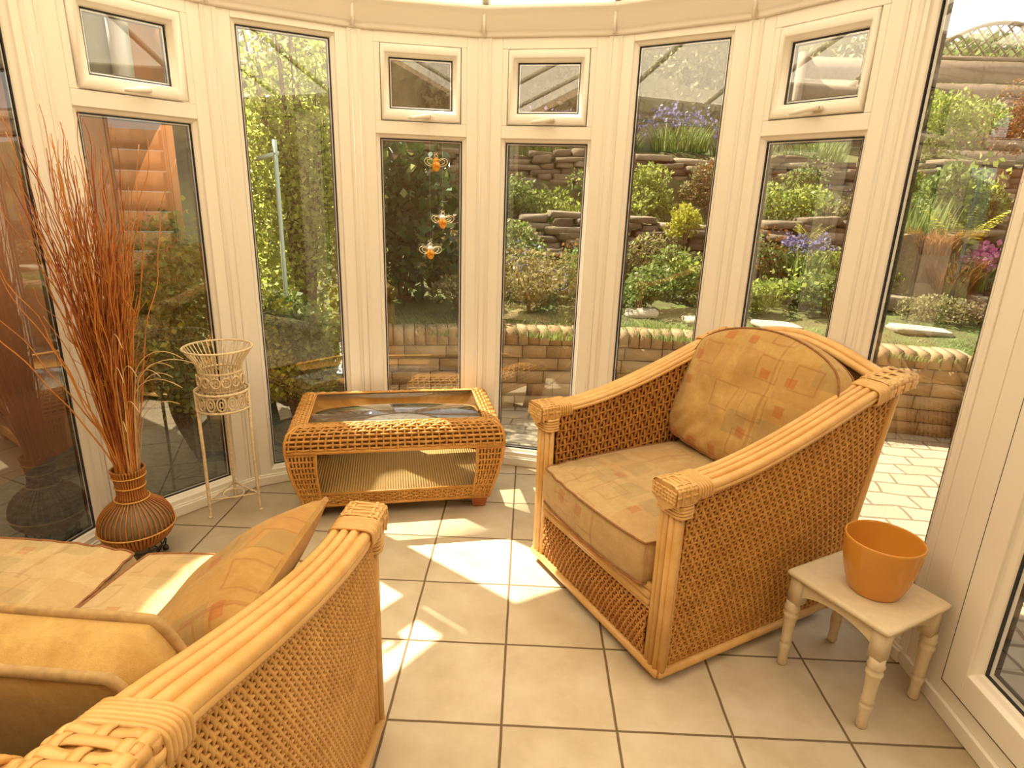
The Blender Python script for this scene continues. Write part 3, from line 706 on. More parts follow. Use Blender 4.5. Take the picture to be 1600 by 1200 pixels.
# ------------------------------------------------------------------ stool and pot
st = thing('side_stool', 'small cream painted stool with turned legs under the ochre pot', 'stool', (1.108, -1.092, 0), math.radians(-61.0))
mb = MB()
def rrect(hx, hy, r, n=5):
    out = []
    for cx, cy, a0 in ((hx-r, hy-r, 0), (-hx+r, hy-r, PI/2), (-hx+r, -hy+r, PI), (hx-r, -hy+r, 1.5*PI)):
        for i in range(n): a = a0+i/(n-1)*PI/2; out.append((cx+r*math.cos(a), cy+r*math.sin(a)))
    return np.array(out)
loops = []
for ins, z in ((.012, .334), (.004, .338), (0, .344), (0, .350), (.006, .355), (.012, .356)):
    q = rrect(.170-ins, .155-ins, .014); loops.append(np.c_[q, np.full(len(q), z)])
mb.grid(np.array(loops).transpose(1, 0, 2), wrapu=True)
n = len(loops[0])
for lp, fl in ((loops[-1], 0), (loops[0], 1)):
    tri = [(i, (i+1) % n, n) for i in range(n)]; mb.add(np.vstack([lp, [(0, 0, lp[0, 2])]]), None, [t_[::-1] for t_ in tri] if fl else tri)
mb.build('stool_top', STOOL, st, smooth=False)
for sd_, (ax, hl, off) in enumerate((('x', .125, -.122), ('x', .125, .122), ('y', .110, -.137), ('y', .110, .137))):
    mb = MB(); s = np.linspace(-hl, hl, 21); zb = .262+.040*np.cos(s/hl*PI/2)**.6
    for d in (-.007, .007):
        pass
    G = []
    for d, zz in ((-.007, None), (-.007, .336), (.007, .336), (.007, None), (-.007, None)):
        z_ = zb if zz is None else np.full(21, zz); G.append(np.stack([s, 0*s+off+d, z_] if ax == 'x' else [0*s+off+d, s, z_], -1))
    mb.grid(np.array(G)); mb.build('apron', STOOL, st, smooth=False)
LP = [(.0, 0), (.013, 0), (.016, .006), (.014, .045), (.018, .075), (.0185, .082), (.014, .088), (.019, .094), (.0165, .105), (.0175, .150), (.020, .185), (.0235, .192), (.0235, .200), (.018, .206), (.022, .214), (.0245, .222), (.021, .230), (.0215, .245), (0, .245)]
for sx_ in (-1, 1):
    for sy_ in (-1, 1):
        mb = MB(); tilt = Matrix.Rotation(math.radians(sy_*-3.0), 3, 'X')@Matrix.Rotation(math.radians(sx_*3.0), 3, 'Y')
        mb.lathe(LP, (sx_*.142, sy_*.128, 0.0), 20); mb.box((sx_*.137, sy_*.122, .290), (.040, .040, .095)); mb.build('leg', STOOL, st)
pt = thing('plant_pot', 'empty ochre glazed plant pot standing on the cream stool', 'pot', (1.118, -1.108, .357), 0)
PP = [(0, .003), (.062, .003), (.068, .000), (.072, .002), (.084, .030), (.095, .065), (.103, .105), (.108, .150), (.1095, .172), (.1085, .177), (.1055, .178), (.1035, .174), (.101, .150), (.096, .105), (.086, .060), (.072, .022), (.05, .014), (0, .013)]
PP = [(r*.985, z*1.0) for r, z in PP]; pp = np.array(PP); ti = np.linspace(0, len(pp)-1, 60); pq = np.stack([np.interp(ti, np.arange(len(pp)), pp[:, 0]), np.interp(ti, np.arange(len(pp)), pp[:, 1])], 1)
mb = MB(); mb.lathe(pq, K=48); mb.build('pot_body', POT, pt)

# ------------------------------------------------------------------ vase with twigs
vs = thing('reed_vase', 'bulbous orange reed vase on the floor in the left corner', 'vase', (-1.525, -.575, 0), 0)
VP = [(.040, .052), (.068, .058), (.100, .082), (.128, .115), (.137, .150), (.130, .190), (.105, .224), (.072, .248), (.052, .264), (.047, .290), (.048, .330), (.053, .360), (.060, .392)]
vp = np.array(VP); vi = np.linspace(0, len(vp)-1, 60); vpr = np.stack([np.interp(vi, np.arange(len(vp)), vp[:, k]) for k in range(2)], 1)
for _ in range(6): vpr[1:-1] = (vpr[:-2]+2*vpr[1:-1]+vpr[2:])/4
mb = MB(); q = vpr.copy(); q[:, 0] -= .007; mb.lathe(q, K=40); mb.build('vase_body', SPIN, vs)
def reeds(n, i0, i1, r, dr, mat, nm):
    mb = MB(); th = np.arange(n)*2*PI/n; seg = vpr[i0:i1]; P = np.stack([(seg[None, :, 0]+dr)*np.cos(th)[:, None], (seg[None, :, 0]+dr)*np.sin(th)[:, None], np.broadcast_to(seg[None, :, 1], (n, len(seg)))], -1)
    mb.tubes(P, r, K=5); return mb.build(nm, mat, vs)
ib = int(np.argmin(abs(vpr[:, 1]-.140))); ic = int(np.argmin(abs(vpr[:, 1]-.268)))
reeds(60, 2, ib+1, .0062, 0, VASEO, 'lower_reeds'); reeds(40, ib, ic+1, .0030, 0, VASEO, 'shoulder_reeds'); reeds(34, ic, 60, .0048, 0, VASEO, 'neck_reeds')
mb = MB()
for z in (.140, .264, .318, .362):
    r0 = float(np.interp(z, vpr[:, 1], vpr[:, 0]))+.0065; th = np.linspace(0, 2*PI, 40, endpoint=False); mb.tubes(np.stack([r0*np.cos(th), r0*np.sin(th), 0*th+z], 1), .0032, K=6, closed=True)
mb.build('reed_bands', GOLD, vs)
mb = MB()
for k in range(10):
    a = k*2*PI/10; c, s_ = math.cos(a), math.sin(a); pth = [(.085*c, .085*s_, .072), (.094*c, .094*s_, .050), (.078*c, .078*s_, .022), (.060*c, .060*s_, .006)]
    mb.tubes(smoothpath(pth, 12), .0032, K=5)
for r0, z in ((.09, .05), (.060, .006)):
    th = np.linspace(0, 2*PI, 30, endpoint=False); mb.tubes(np.stack([r0*np.cos(th), r0*np.sin(th), 0*th+z], 1), .003, K=5, closed=True)
for k in range(4):
    a = k*PI/2+.5; mb.lathe([(0, 0), (.010, .003), (.012, .012), (.009, .021), (0, .024)], (.088*math.cos(a), .088*math.sin(a), 0), 12)
    mb.tubes([(.088*math.cos(a), .088*math.sin(a), .02), (.094*math.cos(a), .094*math.sin(a), .052)], .003, K=5)
mb.build('wire_stand', BLACKI, vs)
tw = thing('twig_bunch', 'tall bunch of curly orange twigs standing in the reed vase', 'twigs', (-1.525, -.575, 0), 0)
def twig(h, lean, az, curl, r0, seed):
    r2 = np.random.default_rng(seed); n = 34; t_ = np.linspace(0, 1, n); a0 = r2.uniform(0, 2*PI); rr0 = .040*math.sqrt(r2.uniform(0, 1))
    z = .20+(h-.20)*t_; bend = np.clip((z-.36)/1.4, 0, 2)
    x = rr0*math.cos(a0)+lean*math.cos(az)*bend**1.25; y = rr0*math.sin(a0)+lean*math.sin(az)*bend**1.25
    ph = r2.uniform(0, 6, 4); w = curl*np.clip((z-.45)/.7, 0, 1)
    x = x+w*(np.sin(z*14+ph[0])+.5*np.sin(z*29+ph[1])); y = y+w*(np.cos(z*13+ph[2])+.5*np.sin(z*31+ph[3]))
    return np.stack([x, y, z], 1), r0*(1-.72*t_)
def room_clip(P, margin=.03):
    # keep the twigs inside the two glass walls of the corner
    Q = P+np.array((-1.525, -.575, 0))
    for a, b in ((HL, A_), (A_, B_)):
        a = np.array(a); b = np.array(b); u = nrm(b-a); nn = np.array([-u[1], u[0]]); d = ((Q[..., :2]-a)@nn)+margin
        Q[..., :2] -= np.clip(d, 0, None)[..., None]*nn
    return Q-np.array((-1.525, -.575, 0))
PS, RS, P2, R2 = [], [], [], []
for i in range(250):
    h = random.choice([random.uniform(.9, 1.35), random.uniform(1.2, 1.62), random.uniform(.7, 1.1), random.uniform(1.3, 1.70)])
    az = random.uniform(-2.4, .9); lean = random.uniform(.0, .24) if i % 5 else random.uniform(.1, .34)
    p, r = twig(h, lean, az, .008, .0040, 100+i); p = room_clip(p)
    (PS if i % 4 else P2).append(p); (RS if i % 4 else R2).append(r)
    if i % 3 == 0:   # side shoot
        k = random.randint(14, 24); base = p[k]; a = random.uniform(0, 6.28); m_ = 34; t_ = np.linspace(0, 1, m_); L_ = random.uniform(.12, .3)
        q = base+np.stack([np.cos(a)*L_*.45*t_+.006*np.sin(t_*14), np.sin(a)*L_*.45*t_+.006*np.cos(t_*12), L_*t_], 1); q = room_clip(q); PS.append(q); RS.append(.0018*(1-.6*t_))
for i in range(70):
    p, r = twig(random.uniform(.75, 1.3), random.uniform(.05, .22), random.uniform(-.5, .9), .007, .0040, 700+i); PS.append(room_clip(p)); RS.append(r)
for i, (h, lean, az) in enumerate(((1.35, .85, -1.9), (1.12, .75, -2.1), (1.5, .45, -2.3), (1.6, .35, -2.2), (1.05, .6, -1.4), (1.3, .5, -2.0))):
    p, r = twig(h, lean, az, .012, .0040, 300+i); PS.append(room_clip(p)); RS.append(r)
mb = MB(); mb.tubes(np.array(PS), np.array(RS), K=5); mb.build('orange_twigs', TWIG, tw)
mb = MB(); mb.tubes(np.array(P2), np.array(R2), K=5); mb.build('dark_red_twigs', TWIGD, tw)
mb = MB()
for i in range(12):
    a = random.uniform(-.9, .7); h = random.uniform(.62, .98); L_ = random.uniform(.08, .24); t_ = np.linspace(0, 1, 30)
    x = .03*np.cos(a)+t_*.10+L_*np.clip(t_-.55, 0, 1)**1.3*2.2; z = .25+(h-.25)*(np.sin(t_*PI*.60)/math.sin(PI*.5)); z = np.where(t_ > .83, z, z)
    P_ = np.stack([x*math.cos(a), x*math.sin(a)+.0*t_, z], 1); mb.tubes(room_clip(P_), .0016, K=5)
mb.build('curled_grass', TAN, tw)

# ------------------------------------------------------------------ wire plant stand and basket
ps = thing('wire_plant_stand', 'cream wire plant stand with three legs beside the coffee table', 'plant stand', (-1.318, -.175, 0), 0)
def circ(r, z, n=40): th = np.linspace(0, 2*PI, n, endpoint=False); return np.stack([r*np.cos(th), r*np.sin(th), 0*th+z], 1)
mb = MB()
for z, r in ((.600, .112), (.520, .112)): mb.tubes(circ(r, z), .0060, K=6, closed=True)
for k in range(16):   # scrollwork between the rings
    a0 = k*2*PI/16; th = np.linspace(0, 2*PI, 16, endpoint=False); a = a0+.155*np.cos(th); mb.tubes(np.stack([.112*np.cos(a), .112*np.sin(a), .560+.030*np.sin(th)], 1), .0038, K=5, closed=True)
    th = np.linspace(0, 2*PI, 10, endpoint=False); a = a0+.07*np.cos(th); mb.tubes(np.stack([.112*np.cos(a), .112*np.sin(a), .560+.014*np.sin(th)], 1), .0032, K=5, closed=True)
for k in range(9):
    x = -.1+.025*k; l = math.sqrt(max(0, .112**2-x*x)); mb.tubes([(x, -l, .598), (x, l, .598)], .002, K=5)
mb.build('ring_top', IRON, ps)
legs = [(-.076, -.083), (-.048, .108), (.116, .010)]
for lx, ly in legs:
    u = nrm(np.array([lx, ly])); mb = MB(); mb.tubes([(u[0]*.112, u[1]*.112, .60), (u[0]*.110, u[1]*.110, .3), (lx*1.0, ly*1.0, .012), (lx*1.02, ly*1.02, .0)], .0072, K=8)
    mb.lathe([(0, 0), (.011, 0), (.011, .005), (.006, .010), (0, .010)], (lx*1.02, ly*1.02, 0), 12); mb.build('leg', IRON, ps)
mb = MB(); c0 = [(l[0], l[1], .085) for l in legs]
for k in range(3): mb.tubes([c0[k], c0[(k+1) % 3]], .0042, K=5)
mb.tubes(circ(.045, .085), .003, K=5, closed=True); mb.build('lower_brace', IRON, ps)
bk = thing('wire_basket', 'cream wire basket with flared rim on top of the wire plant stand', 'basket', (-1.318, -.175, .600), 0)
mb = MB(); bp = np.array([(.080, .006), (.088, .030), (.094, .060), (.086, .090), (.098, .130), (.128, .172), (.140, .192)])
bpi = smoothpath(np.c_[bp[:, 0], 0*bp[:, 0], bp[:, 1]], 22, 2)
for k in range(40):
    a = k*2*PI/40; mb.tubes(np.stack([bpi[:, 0]*math.cos(a), bpi[:, 0]*math.sin(a), bpi[:, 2]], 1), .0030, K=5)
mb.build('basket_ribs', IRON, bk)
mb = MB()
for z, r in ((.006, .080), (.088, .088), (.192, .141)): mb.tubes(circ(r, z), .0048, K=6, closed=True)
mb.build('basket_hoops', IRON, bk)
mb = MB()
for k in range(14):
    a0 = k*2*PI/14; th = np.linspace(0, 2*PI, 14, endpoint=False); a = a0+.19*np.cos(th); mb.tubes(np.stack([.096*np.cos(a), .096*np.sin(a), .052+.022*np.sin(th)], 1), .0042, K=5, closed=True)
for k in range(6): mb.tubes([(-.078, -.02*k+.05, .006), (.078, -.02*k+.05, .006)], .002, K=5)
mb.build('scrollwork', IRON, bk)

# ------------------------------------------------------------------ glass bees
def mat_amber():
    t = NT('amber_glass'); t.b.inputs['Base Color'].default_value = (.95, .48, .03, 1); t.b.inputs['Roughness'].default_value = .15
    t.b.inputs['Transmission Weight'].default_value = .35
    n = t.noise(t.obj(), 80, 2); t.ln(t.ramp(n.outputs[0], (.4, (.75, .22, .01)), (.6, (1, .60, .06))), t.b.inputs['Base Color']); return t.m
AMBER = mat_amber(); WIREP = simple('pale_gold_wire', (.75, .62, .36), .35, .3)
CLEARB = simple('frosted_bead', (.80, .76, .66), .25)
Pf, Lf = facet(C_, D_)
bees = [(.370, 1.590, 0, 'topmost glass bee hanging in the fourth window'), (.402, 1.322, .9, 'middle of the three glass bees hanging in the window'), (.340, 1.170, .9, 'lowest of the three glass bees hanging in the window')]
fa = math.atan2(D_[1]-C_[1], D_[0]-C_[0])
for i, (s, z, wh, lb) in enumerate(bees):
    c = Pf(s, z, -.045); be = thing('glass_bee', lb, 'ornament', c, fa, 'glass bees hanging in the window')
    mb = MB(); mb.lathe([(0, -.030), (.010, -.027), (.0175, -.015), (.020, 0), (.018, .012), (.012, .020), (0, .024)], K=18); mb.build('bee_body', AMBER, be)
    mb = MB(); mb.lathe([(0, .014), (.013, .017), (.015, .026), (.010, .034), (0, .037)], K=16); mb.build('bee_head', AMBER if wh == 0 else CLEARB, be)
    for sg in (-1, 1):
        mb = MB()
        for q in (1, .62):
            th = np.linspace(0, 2*PI, 22, endpoint=False); mb.tubes(np.stack([sg*(.030+.026*q*np.cos(th)-(1-q)*.01), 0*th+.004, .016+.018*q*np.sin(th)+.004*np.cos(th)], 1), .0017, K=5, closed=True)
        mb.build('wing', WIREP, be)
    mb = MB(); th = np.linspace(0, 2*PI, 12, endpoint=False); mb.tubes(np.stack([.008*np.cos(th), 0*th, .044+.008*np.sin(th)], 1), .0018, K=5, closed=True)
    for sg in (-1, 1): mb.tubes([(0, 0, .05), (sg*.008, 0, .060)], .0014, K=4)
    mb.tubes([(0, 0, .052), (0, .012, 1.755-z)], .0004, K=4); mb.build('hanging_wire', WIREP, be)

# ------------------------------------------------------------------ outside: patio, wall, terraces
def mat_patio():
    t = NT('imprinted_patio'); p = t.pos(); t.b.inputs['Roughness'].default_value = .8
    mp = t.new('ShaderNodeMapping'); t.ln(p, mp.inputs[0]); mp.inputs['Rotation'].default_value = (0, 0, .1)
    nz = t.noise(p, 2.2, 2); wv = t.new('ShaderNodeVectorMath', operation='MULTIPLY_ADD'); t.ln(nz.outputs['Color'], wv.inputs[0]); wv.inputs[1].default_value = (.12, .12, 0); t.ln(mp.outputs[0], wv.inputs[2])
    br = t.new('ShaderNodeTexBrick'); t.ln(wv.outputs[0], br.inputs[0]); br.inputs['Scale'].default_value = 1; br.inputs['Brick Width'].default_value = .24; br.inputs['Row Height'].default_value = .15; br.inputs['Mortar Size'].default_value = .009
    br.inputs['Mortar Smooth'].default_value = .4
    br.inputs['Color1'].default_value = (.34, .275, .18, 1); br.inputs['Color2'].default_value = (.42, .35, .24, 1); br.inputs['Mortar'].default_value = (.13, .095, .05, 1)
    n = t.noise(p, 18, 5, .7); c = t.mix(t.math('MULTIPLY', n.outputs[0], .6), br.outputs[0], (.26, .20, .12)); t.ln(c, t.b.inputs['Base Color'])
    h = t.math('SUBTRACT', t.math('MULTIPLY', n.outputs[0], .4), br.outputs['Fac']); t.bump(h, .5, .012); return t.m
PATIO = mat_patio()
t = MB(); t.add([(-9, -4.5, -.03), (11, -4.5, -.03), (11, 2.2, -.03), (-9, 2.2, -.03)], [(0, 1, 2, 3)]); o = t.build('ground', PATIO, smooth=False); tag(o, 'sunlit imprinted block patio outside', 'patio', kind='structure')
def mat_brick():
    t = NT('tan_garden_brick'); t.b.inputs['Roughness'].default_value = .9; g = t.new('ShaderNodeNewGeometry')
    n = t.noise(g.outputs['Position'], 25, 5, .7); c = t.ramp(g.outputs['Random Per Island'], (0, (.26, .15, .065)), (.35, (.36, .225, .10)), (.7, (.43, .30, .15)), (1, (.31, .205, .10)))
    c = t.mix(t.math('MULTIPLY', n.outputs[0], .45), c, (.28, .18, .09)); t.ln(c, t.b.inputs['Base Color']); t.bump(n.outputs[0], .6, .006); return t.m
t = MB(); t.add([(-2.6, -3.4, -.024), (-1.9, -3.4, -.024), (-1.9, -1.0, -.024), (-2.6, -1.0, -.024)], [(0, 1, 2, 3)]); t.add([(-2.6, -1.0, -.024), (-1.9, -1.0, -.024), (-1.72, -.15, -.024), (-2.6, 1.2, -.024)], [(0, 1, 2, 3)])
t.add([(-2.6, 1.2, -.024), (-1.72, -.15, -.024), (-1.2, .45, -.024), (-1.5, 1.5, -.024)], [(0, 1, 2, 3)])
o = t.build('ground_shade_gravel', simple('shade_dark_gravel', (.085, .08, .045), .9, var=.5, scale=30, bump=.4), smooth=False); tag(o, 'added gravel strip coloured dark for shade between the left windows and the annex', 'gravel', kind='structure')  # strip added to darken the ground outside; its shade is in the colour
BRICK = mat_brick(); MORT = simple('dark_mortar', (.16, .11, .06), .95, var=.2)
def brick_wall(name, label, path, h, courses, back=1):
    root = thing(name, label, 'wall', (path[0][0], path[0][1], -.03)); o0 = np.array((path[0][0], path[0][1], 0))
    P = np.array(path, float); d = np.r_[0, np.cumsum(np.linalg.norm(np.diff(P, axis=0), axis=1))]; L = d[-1]
    def at(s): s = min(max(s, 0), L); x = np.interp(s, d, P[:, 0]); y = np.interp(s, d, P[:, 1]); k = min(np.searchsorted(d, s, side='right')-1, len(P)-2); u = nrm(P[k+1]-P[k]); return np.array([x, y]), u
    mb = MB(); ch = (h-.115)/courses
    def brick(s0, s1, z0, z1, dep, jit):
        c, u = at((s0+s1)/2); nn = np.array([-u[1], u[0]])*back; R = np.array([[u[0], nn[0], 0], [u[1], nn[1], 0], [0, 0, 1]])
        l = s1-s0-.008; cc_ = c+nn*(dep/2+random.uniform(-jit, jit)); mb.box((cc_[0]-o0[0], cc_[1]-o0[1], (z0+z1)/2+.03), (l, dep, z1-z0-.008), R)
    for k in range(courses):
        s = -random.uniform(0, .2)
        while s < L:
            l = random.uniform(.17, .30); s1 = min(s+l, L); s0 = max(s, 0)
            if s1-s0 > .03: brick(s0, s1, -.03+k*ch, -.03+(k+1)*ch, .10, .004)
            s += l
    s = 0
    while s < L-.02:
        l = random.uniform(.070, .088); brick(s, min(s+l, L), h-.145, h-.03+random.uniform(-.006, .004), .21, .005); s += l
    mb.build('bricks', BRICK, root, smooth=False)
    m2 = MB(); n = int(L/.1)+2
    for i in range(n-1):
        s0, s1 = L*i/(n-1), L*(i+1)/(n-1); c, u = at((s0+s1)/2); nn = np.array([-u[1], u[0]])*back; R = np.array([[u[0], nn[0], 0], [u[1], nn[1], 0], [0, 0, 1]])
        cc_ = c+nn*.105; m2.box((cc_[0]-o0[0], cc_[1]-o0[1], h/2-.01), (s1-s0+.004, .185, h-.03), R)
    m2.build('mortar', MORT, root, smooth=False); return root
wp = [(-1.05, 1.32), (-.86, 1.37), (-.16, 1.50), (.36, 1.555), (1.07, 1.55), (1.8, 1.45), (2.46, 1.325), (2.95, 1.22)]
wpath = smoothpath([(*p, 0) for p in wp], 60, 3)[:, :2]
brick_wall('brick_retaining_wall', 'low tan brick retaining wall curving across the patio', wpath, .585, 5)
brick_wall('brick_return_wall', 'short tan brick wall running toward the house at the patio right end', [(2.90, 1.17), (2.86, .5), (2.82, -.1)], .60, 6, back=1)

# terrain
def ter(x, y):
    z = interp(y, [(1.6, .50), (2.5, .60), (2.95, .66), (3.05, .80), (4.1, 1.22), (4.3, 1.62), (5.2, 1.95), (6.2, 2.15), (7.5, 2.35), (12, 2.6)])
    z = z+.05*np.sin(x*1.7+y)*np.clip((y-2)/2, 0, 1)+.03*np.sin(x*4.1-y*2.3)*np.clip((y-2)/2, 0, 1)
    fx = np.clip((-x-1.1)/1.0, 0, 1); z = z*(1-fx)+fx*interp(y, [(1.6, .1), (3, .5), (5, 1.3), (7.5, 2.2), (12, 2.5)])
    return z
def mat_soil():
    t = NT('garden_soil_and_moss'); p = t.pos(); n = t.noise(p, 5, 6, .7); n2 = t.noise(p, 40, 4, .7)
    c = t.ramp(n.outputs[0], (.35, (.10, .075, .03)), (.5, (.13, .14, .035)), (.62, (.14, .20, .03))); c = t.mix(t.math('MULTIPLY', n2.outputs[0], .6), c, (.12, .10, .035)); t.ln(c, t.b.inputs['Base Color'])
    t.b.inputs['Roughness'].default_value = 1; t.bump(n2.outputs[0], .8, .03); return t.m
X, Y = np.meshgrid(np.linspace(-9, 11, 120), np.r_[np.linspace(1.60, 5, 60), np.linspace(5.1, 14, 30)], indexing='ij'); Z = ter(X, Y)
Yw = Y.copy(); base = np.interp(X, wpath[:, 0], wpath[:, 1])+.12; Yw = np.where(Y < 2.4, base+(Y-1.6)*(2.4-base)/.8, Y)
t = MB(); t.grid(np.stack([X, Yw, Z], -1)); o = t.build('ground_terrace', mat_soil()); tag(o, 'sloping garden bed rising behind the brick wall', 'ground', kind='structure')
# stones
def mat_stone():
    t = NT('grey_brown_stone'); g = t.new('ShaderNodeNewGeometry'); n = t.noise(g.outputs['Position'], 22, 7, .75)
    c = t.ramp(g.outputs['Random Per Island'], (0, (.15, .105, .06)), (.5, (.27, .20, .12)), (1, (.42, .33, .21))); c = t.mix(t.math('MULTIPLY', n.outputs[0], .6), c, (.17, .13, .07)); t.ln(c, t.b.inputs['Base Color'])
    t.b.inputs['Roughness'].default_value = .95; t.bump(n.outputs[0], .7, .03); return t.m
STONE = mat_stone()
def stone(mb, c, d, seed):
    r2 = np.random.default_rng(seed); K = 10; loops = []
    for k, (z, s) in enumerate(((-.5, .93), (-.42, .99), (0, 1.0), (.40, .98), (.5, .90))):
        th = np.arange(K)*2*PI/K+.3; e = .38; rr = 1+r2.uniform(-.07, .07, K)
        x = np.sign(np.cos(th))*np.abs(np.cos(th))**e*s*rr*.5; y = np.sign(np.sin(th))*np.abs(np.sin(th))**e*s*rr*.5
        loops.append(np.stack([x*d[0], y*d[1], np.full(K, z*d[2])+r2.uniform(-.04, .04, K)*d[2]], 1))
    V = np.array(loops); a = r2.uniform(-.12, .12); R = np.array([[math.cos(a), -math.sin(a), 0], [math.sin(a), math.cos(a), 0], [0, 0, 1]]); V[..., 2] += V[..., 0]*r2.uniform(-.07, .07); V[..., 1] += V[..., 2]*r2.uniform(-.5, .3); V = V@R.T+np.array(c)
    mb.grid(V.transpose(1, 0, 2), wrapu=True)
    for lp, rev in ((V[-1], 0), (V[0], 1)): mb.add(np.vstack([lp, [lp.mean(0)]]), None, [(i, (i+1) % K, K)[::-1 if rev else 1] for i in range(K)])
def stone_wall(name, label, x0, x1, yf, z0f, z1f, seed):
    root = thing(name, label, 'stone wall', ((x0+x1)/2, yf((x0+x1)/2), 0)); ox, oy = (x0+x1)/2, yf((x0+x1)/2); mb = MB(); k = seed*1000; rr = random.Random(seed)
    nc = 12
    for c in range(nc):
        x = x0-rr.uniform(0, .2)
        while x < x1:
            l = rr.uniform(.16, .46); z0, z1 = z0f(x), z1f(x); hh = (z1-z0)/nc; z = z0+hh*(c+.5); y = yf(x+l/2)+c*.02+rr.uniform(-.05, .05)
            stone(mb, (x+l/2-ox, y-oy+.15, z+rr.uniform(-.012, .012)), (l*.98, .42, hh*rr.uniform(.80, 1.25)), k); k += 1; x += l
    mb.build('stones', STONE, root, smooth=False); return root
stone_wall('dry_stone_wall', 'rough dry stone wall behind the lower rockery plants', -1.0, 4.9, lambda x: 3.05+.05*math.sin(x*2), lambda x: .55, lambda x: 1.28+.05*math.sin(x*3), 1)
stone_wall('dry_stone_wall', 'upper dry stone wall below the bluebell bank', -1.4, 6.4, lambda x: 4.25+.05*math.sin(x*2+1), lambda x: 1.15, lambda x: 1.92+.04*math.sin(x*3), 2)
# stepping slabs and rocks
SLAB = simple('pale_slab', (.44, .37, .26), .85, var=.15, scale=8, bump=.4)
slabs = [(1.40, 2.02, .30, .2, 'pale stepping slab in the grass seen left of the armchair back'), (1.95, 1.95, .34, .24, 'pale stepping slab in the grass seen just above the armchair back'), (3.05, 1.98, .44, .26, 'large pale stepping slab in the grass at the wall right end'), (.95, 2.20, .26, .18, 'small pale slab behind the tall window left of the armchair')]
for i, (x, y, a, b, lb) in enumerate(slabs):
    mb = MB(); stone(mb, (0, 0, .02), (a, b, .05), 50+i); o = mb.build('stepping_slab', SLAB, smooth=False); o.location = (x, y, float(ter(x, y))); tag(o, lb, 'paving slab', 'stepping slabs in the grass')
rocks = [(3.55, 2.75, .55, .30, .20, 'flat mossy rock low in the rockery seen through the right pane'), (3.95, 2.50, .55, .35, .20, 'grey rock beside the pillar seen through the right pane'), (3.42, 2.88, .72, .4, .62, 'big square grey boulder under the ferns in the right pane'), (2.6, 2.75, .42, .3, .16, 'small flat rock behind the armchair back'), (.55, 2.75, .4, .28, .24, 'brown rock among the flowers right of the centre post'), (3.15, 2.6, .5, .3, .12, 'thin flat rock at the front of the rockery in the right pane')]
for i, (x, y, a, b, c, lb) in enumerate(rocks):
    mb = MB(); stone(mb, (0, 0, c*.4), (a, b, c), 70+i); o = mb.build('rockery_rock', STONE, smooth=False); o.location = (x, y, float(ter(x, y))); tag(o, lb, 'rock', 'rockery rocks')

# ------------------------------------------------------------------ plants
def mat_leaf(name, a, b, c, trans=.45, rough=.5):
    t = NT(name); g = t.new('ShaderNodeNewGeometry'); t.n.remove(t.b)
    col = t.ramp(g.outputs['Random Per Island'], (0, a), (.5, b), (1, c))
    d = t.new('ShaderNodeBsdfPrincipled'); d.inputs['Roughness'].default_value = rough; d.inputs['Specular IOR Level'].default_value = .35; t.ln(col, d.inputs['Base Color'])
    tl = t.new('ShaderNodeBsdfTranslucent'); t.ln(col, tl.inputs[0]); mx = t.new('ShaderNodeMixShader'); mx.inputs[0].default_value = trans
    t.ln(d.outputs[0], mx.inputs[1]); t.ln(tl.outputs[0], mx.inputs[2]); t.ln(mx.outputs[0], t.out.inputs[0]); return t.m
LF = {'bright': mat_leaf('bright_lime_leaf', (.30, .36, .05), (.55, .60, .10), (.80, .80, .28), .7),
      'lime': mat_leaf('lime_leaf', (0.182, 0.238, 0.028), (0.350, 0.406, 0.063), (0.504, 0.518, 0.168), .6),
      'mid': mat_leaf('mid_green_leaf', (0.084, 0.140, 0.021), (0.196, 0.266, 0.056), (0.350, 0.392, 0.140)),
      'dark': mat_leaf('dark_green_leaf', (0.008, 0.032, 0.006), (0.025, 0.070, 0.011), (0.056, 0.133, 0.025), .25, .35),
      'olive': mat_leaf('olive_leaf', (0.182, 0.154, 0.049), (0.294, 0.259, 0.091), (0.420, 0.378, 0.175)),
      'yellow': mat_leaf('yellow_green_leaf', (0.315, 0.315, 0.021), (0.455, 0.434, 0.035), (0.560, 0.525, 0.084)),
      'rust': mat_leaf('rust_leaf', (0.196, 0.063, 0.014), (0.315, 0.126, 0.028), (0.406, 0.210, 0.056)),
      'hedge': mat_leaf('distant_leaf', (0.210, 0.189, 0.084), (0.322, 0.294, 0.140), (0.462, 0.420, 0.231), .5),
      'blue': mat_leaf('bluebell_petal', (0.140, 0.119, 0.294), (0.210, 0.189, 0.364), (0.294, 0.266, 0.420)),
      'pink': mat_leaf('pink_petal', (0.490, 0.084, 0.280), (0.560, 0.175, 0.385), (0.595, 0.280, 0.420)),
      'heath': mat_leaf('heather_leaf', (0.168, 0.105, 0.063), (0.252, 0.168, 0.098), (0.336, 0.210, 0.140))}
BARK = simple('brown_bark', (.16, .095, .05), .9, var=.3, scale=25)
def leafverts(C_, size, r2, up=.3, aspect=1.7):
    n = len(C_); d = nrm(r2.normal(size=(n, 3))+np.array((0, 0, up))); w = nrm(np.cross(d, r2.normal(size=(n, 3)))); s = (size*r2.uniform(.6, 1.3, n))[:, None]
    nn = np.cross(d, w)*s*.12
    V = np.stack([C_, C_+d*s*.45+w*s/aspect*.5+nn, C_+d*s, C_+d*s*.45-w*s/aspect*.5+nn], 1).reshape(-1, 3); q = np.arange(n*4).reshape(n, 4); return V, q
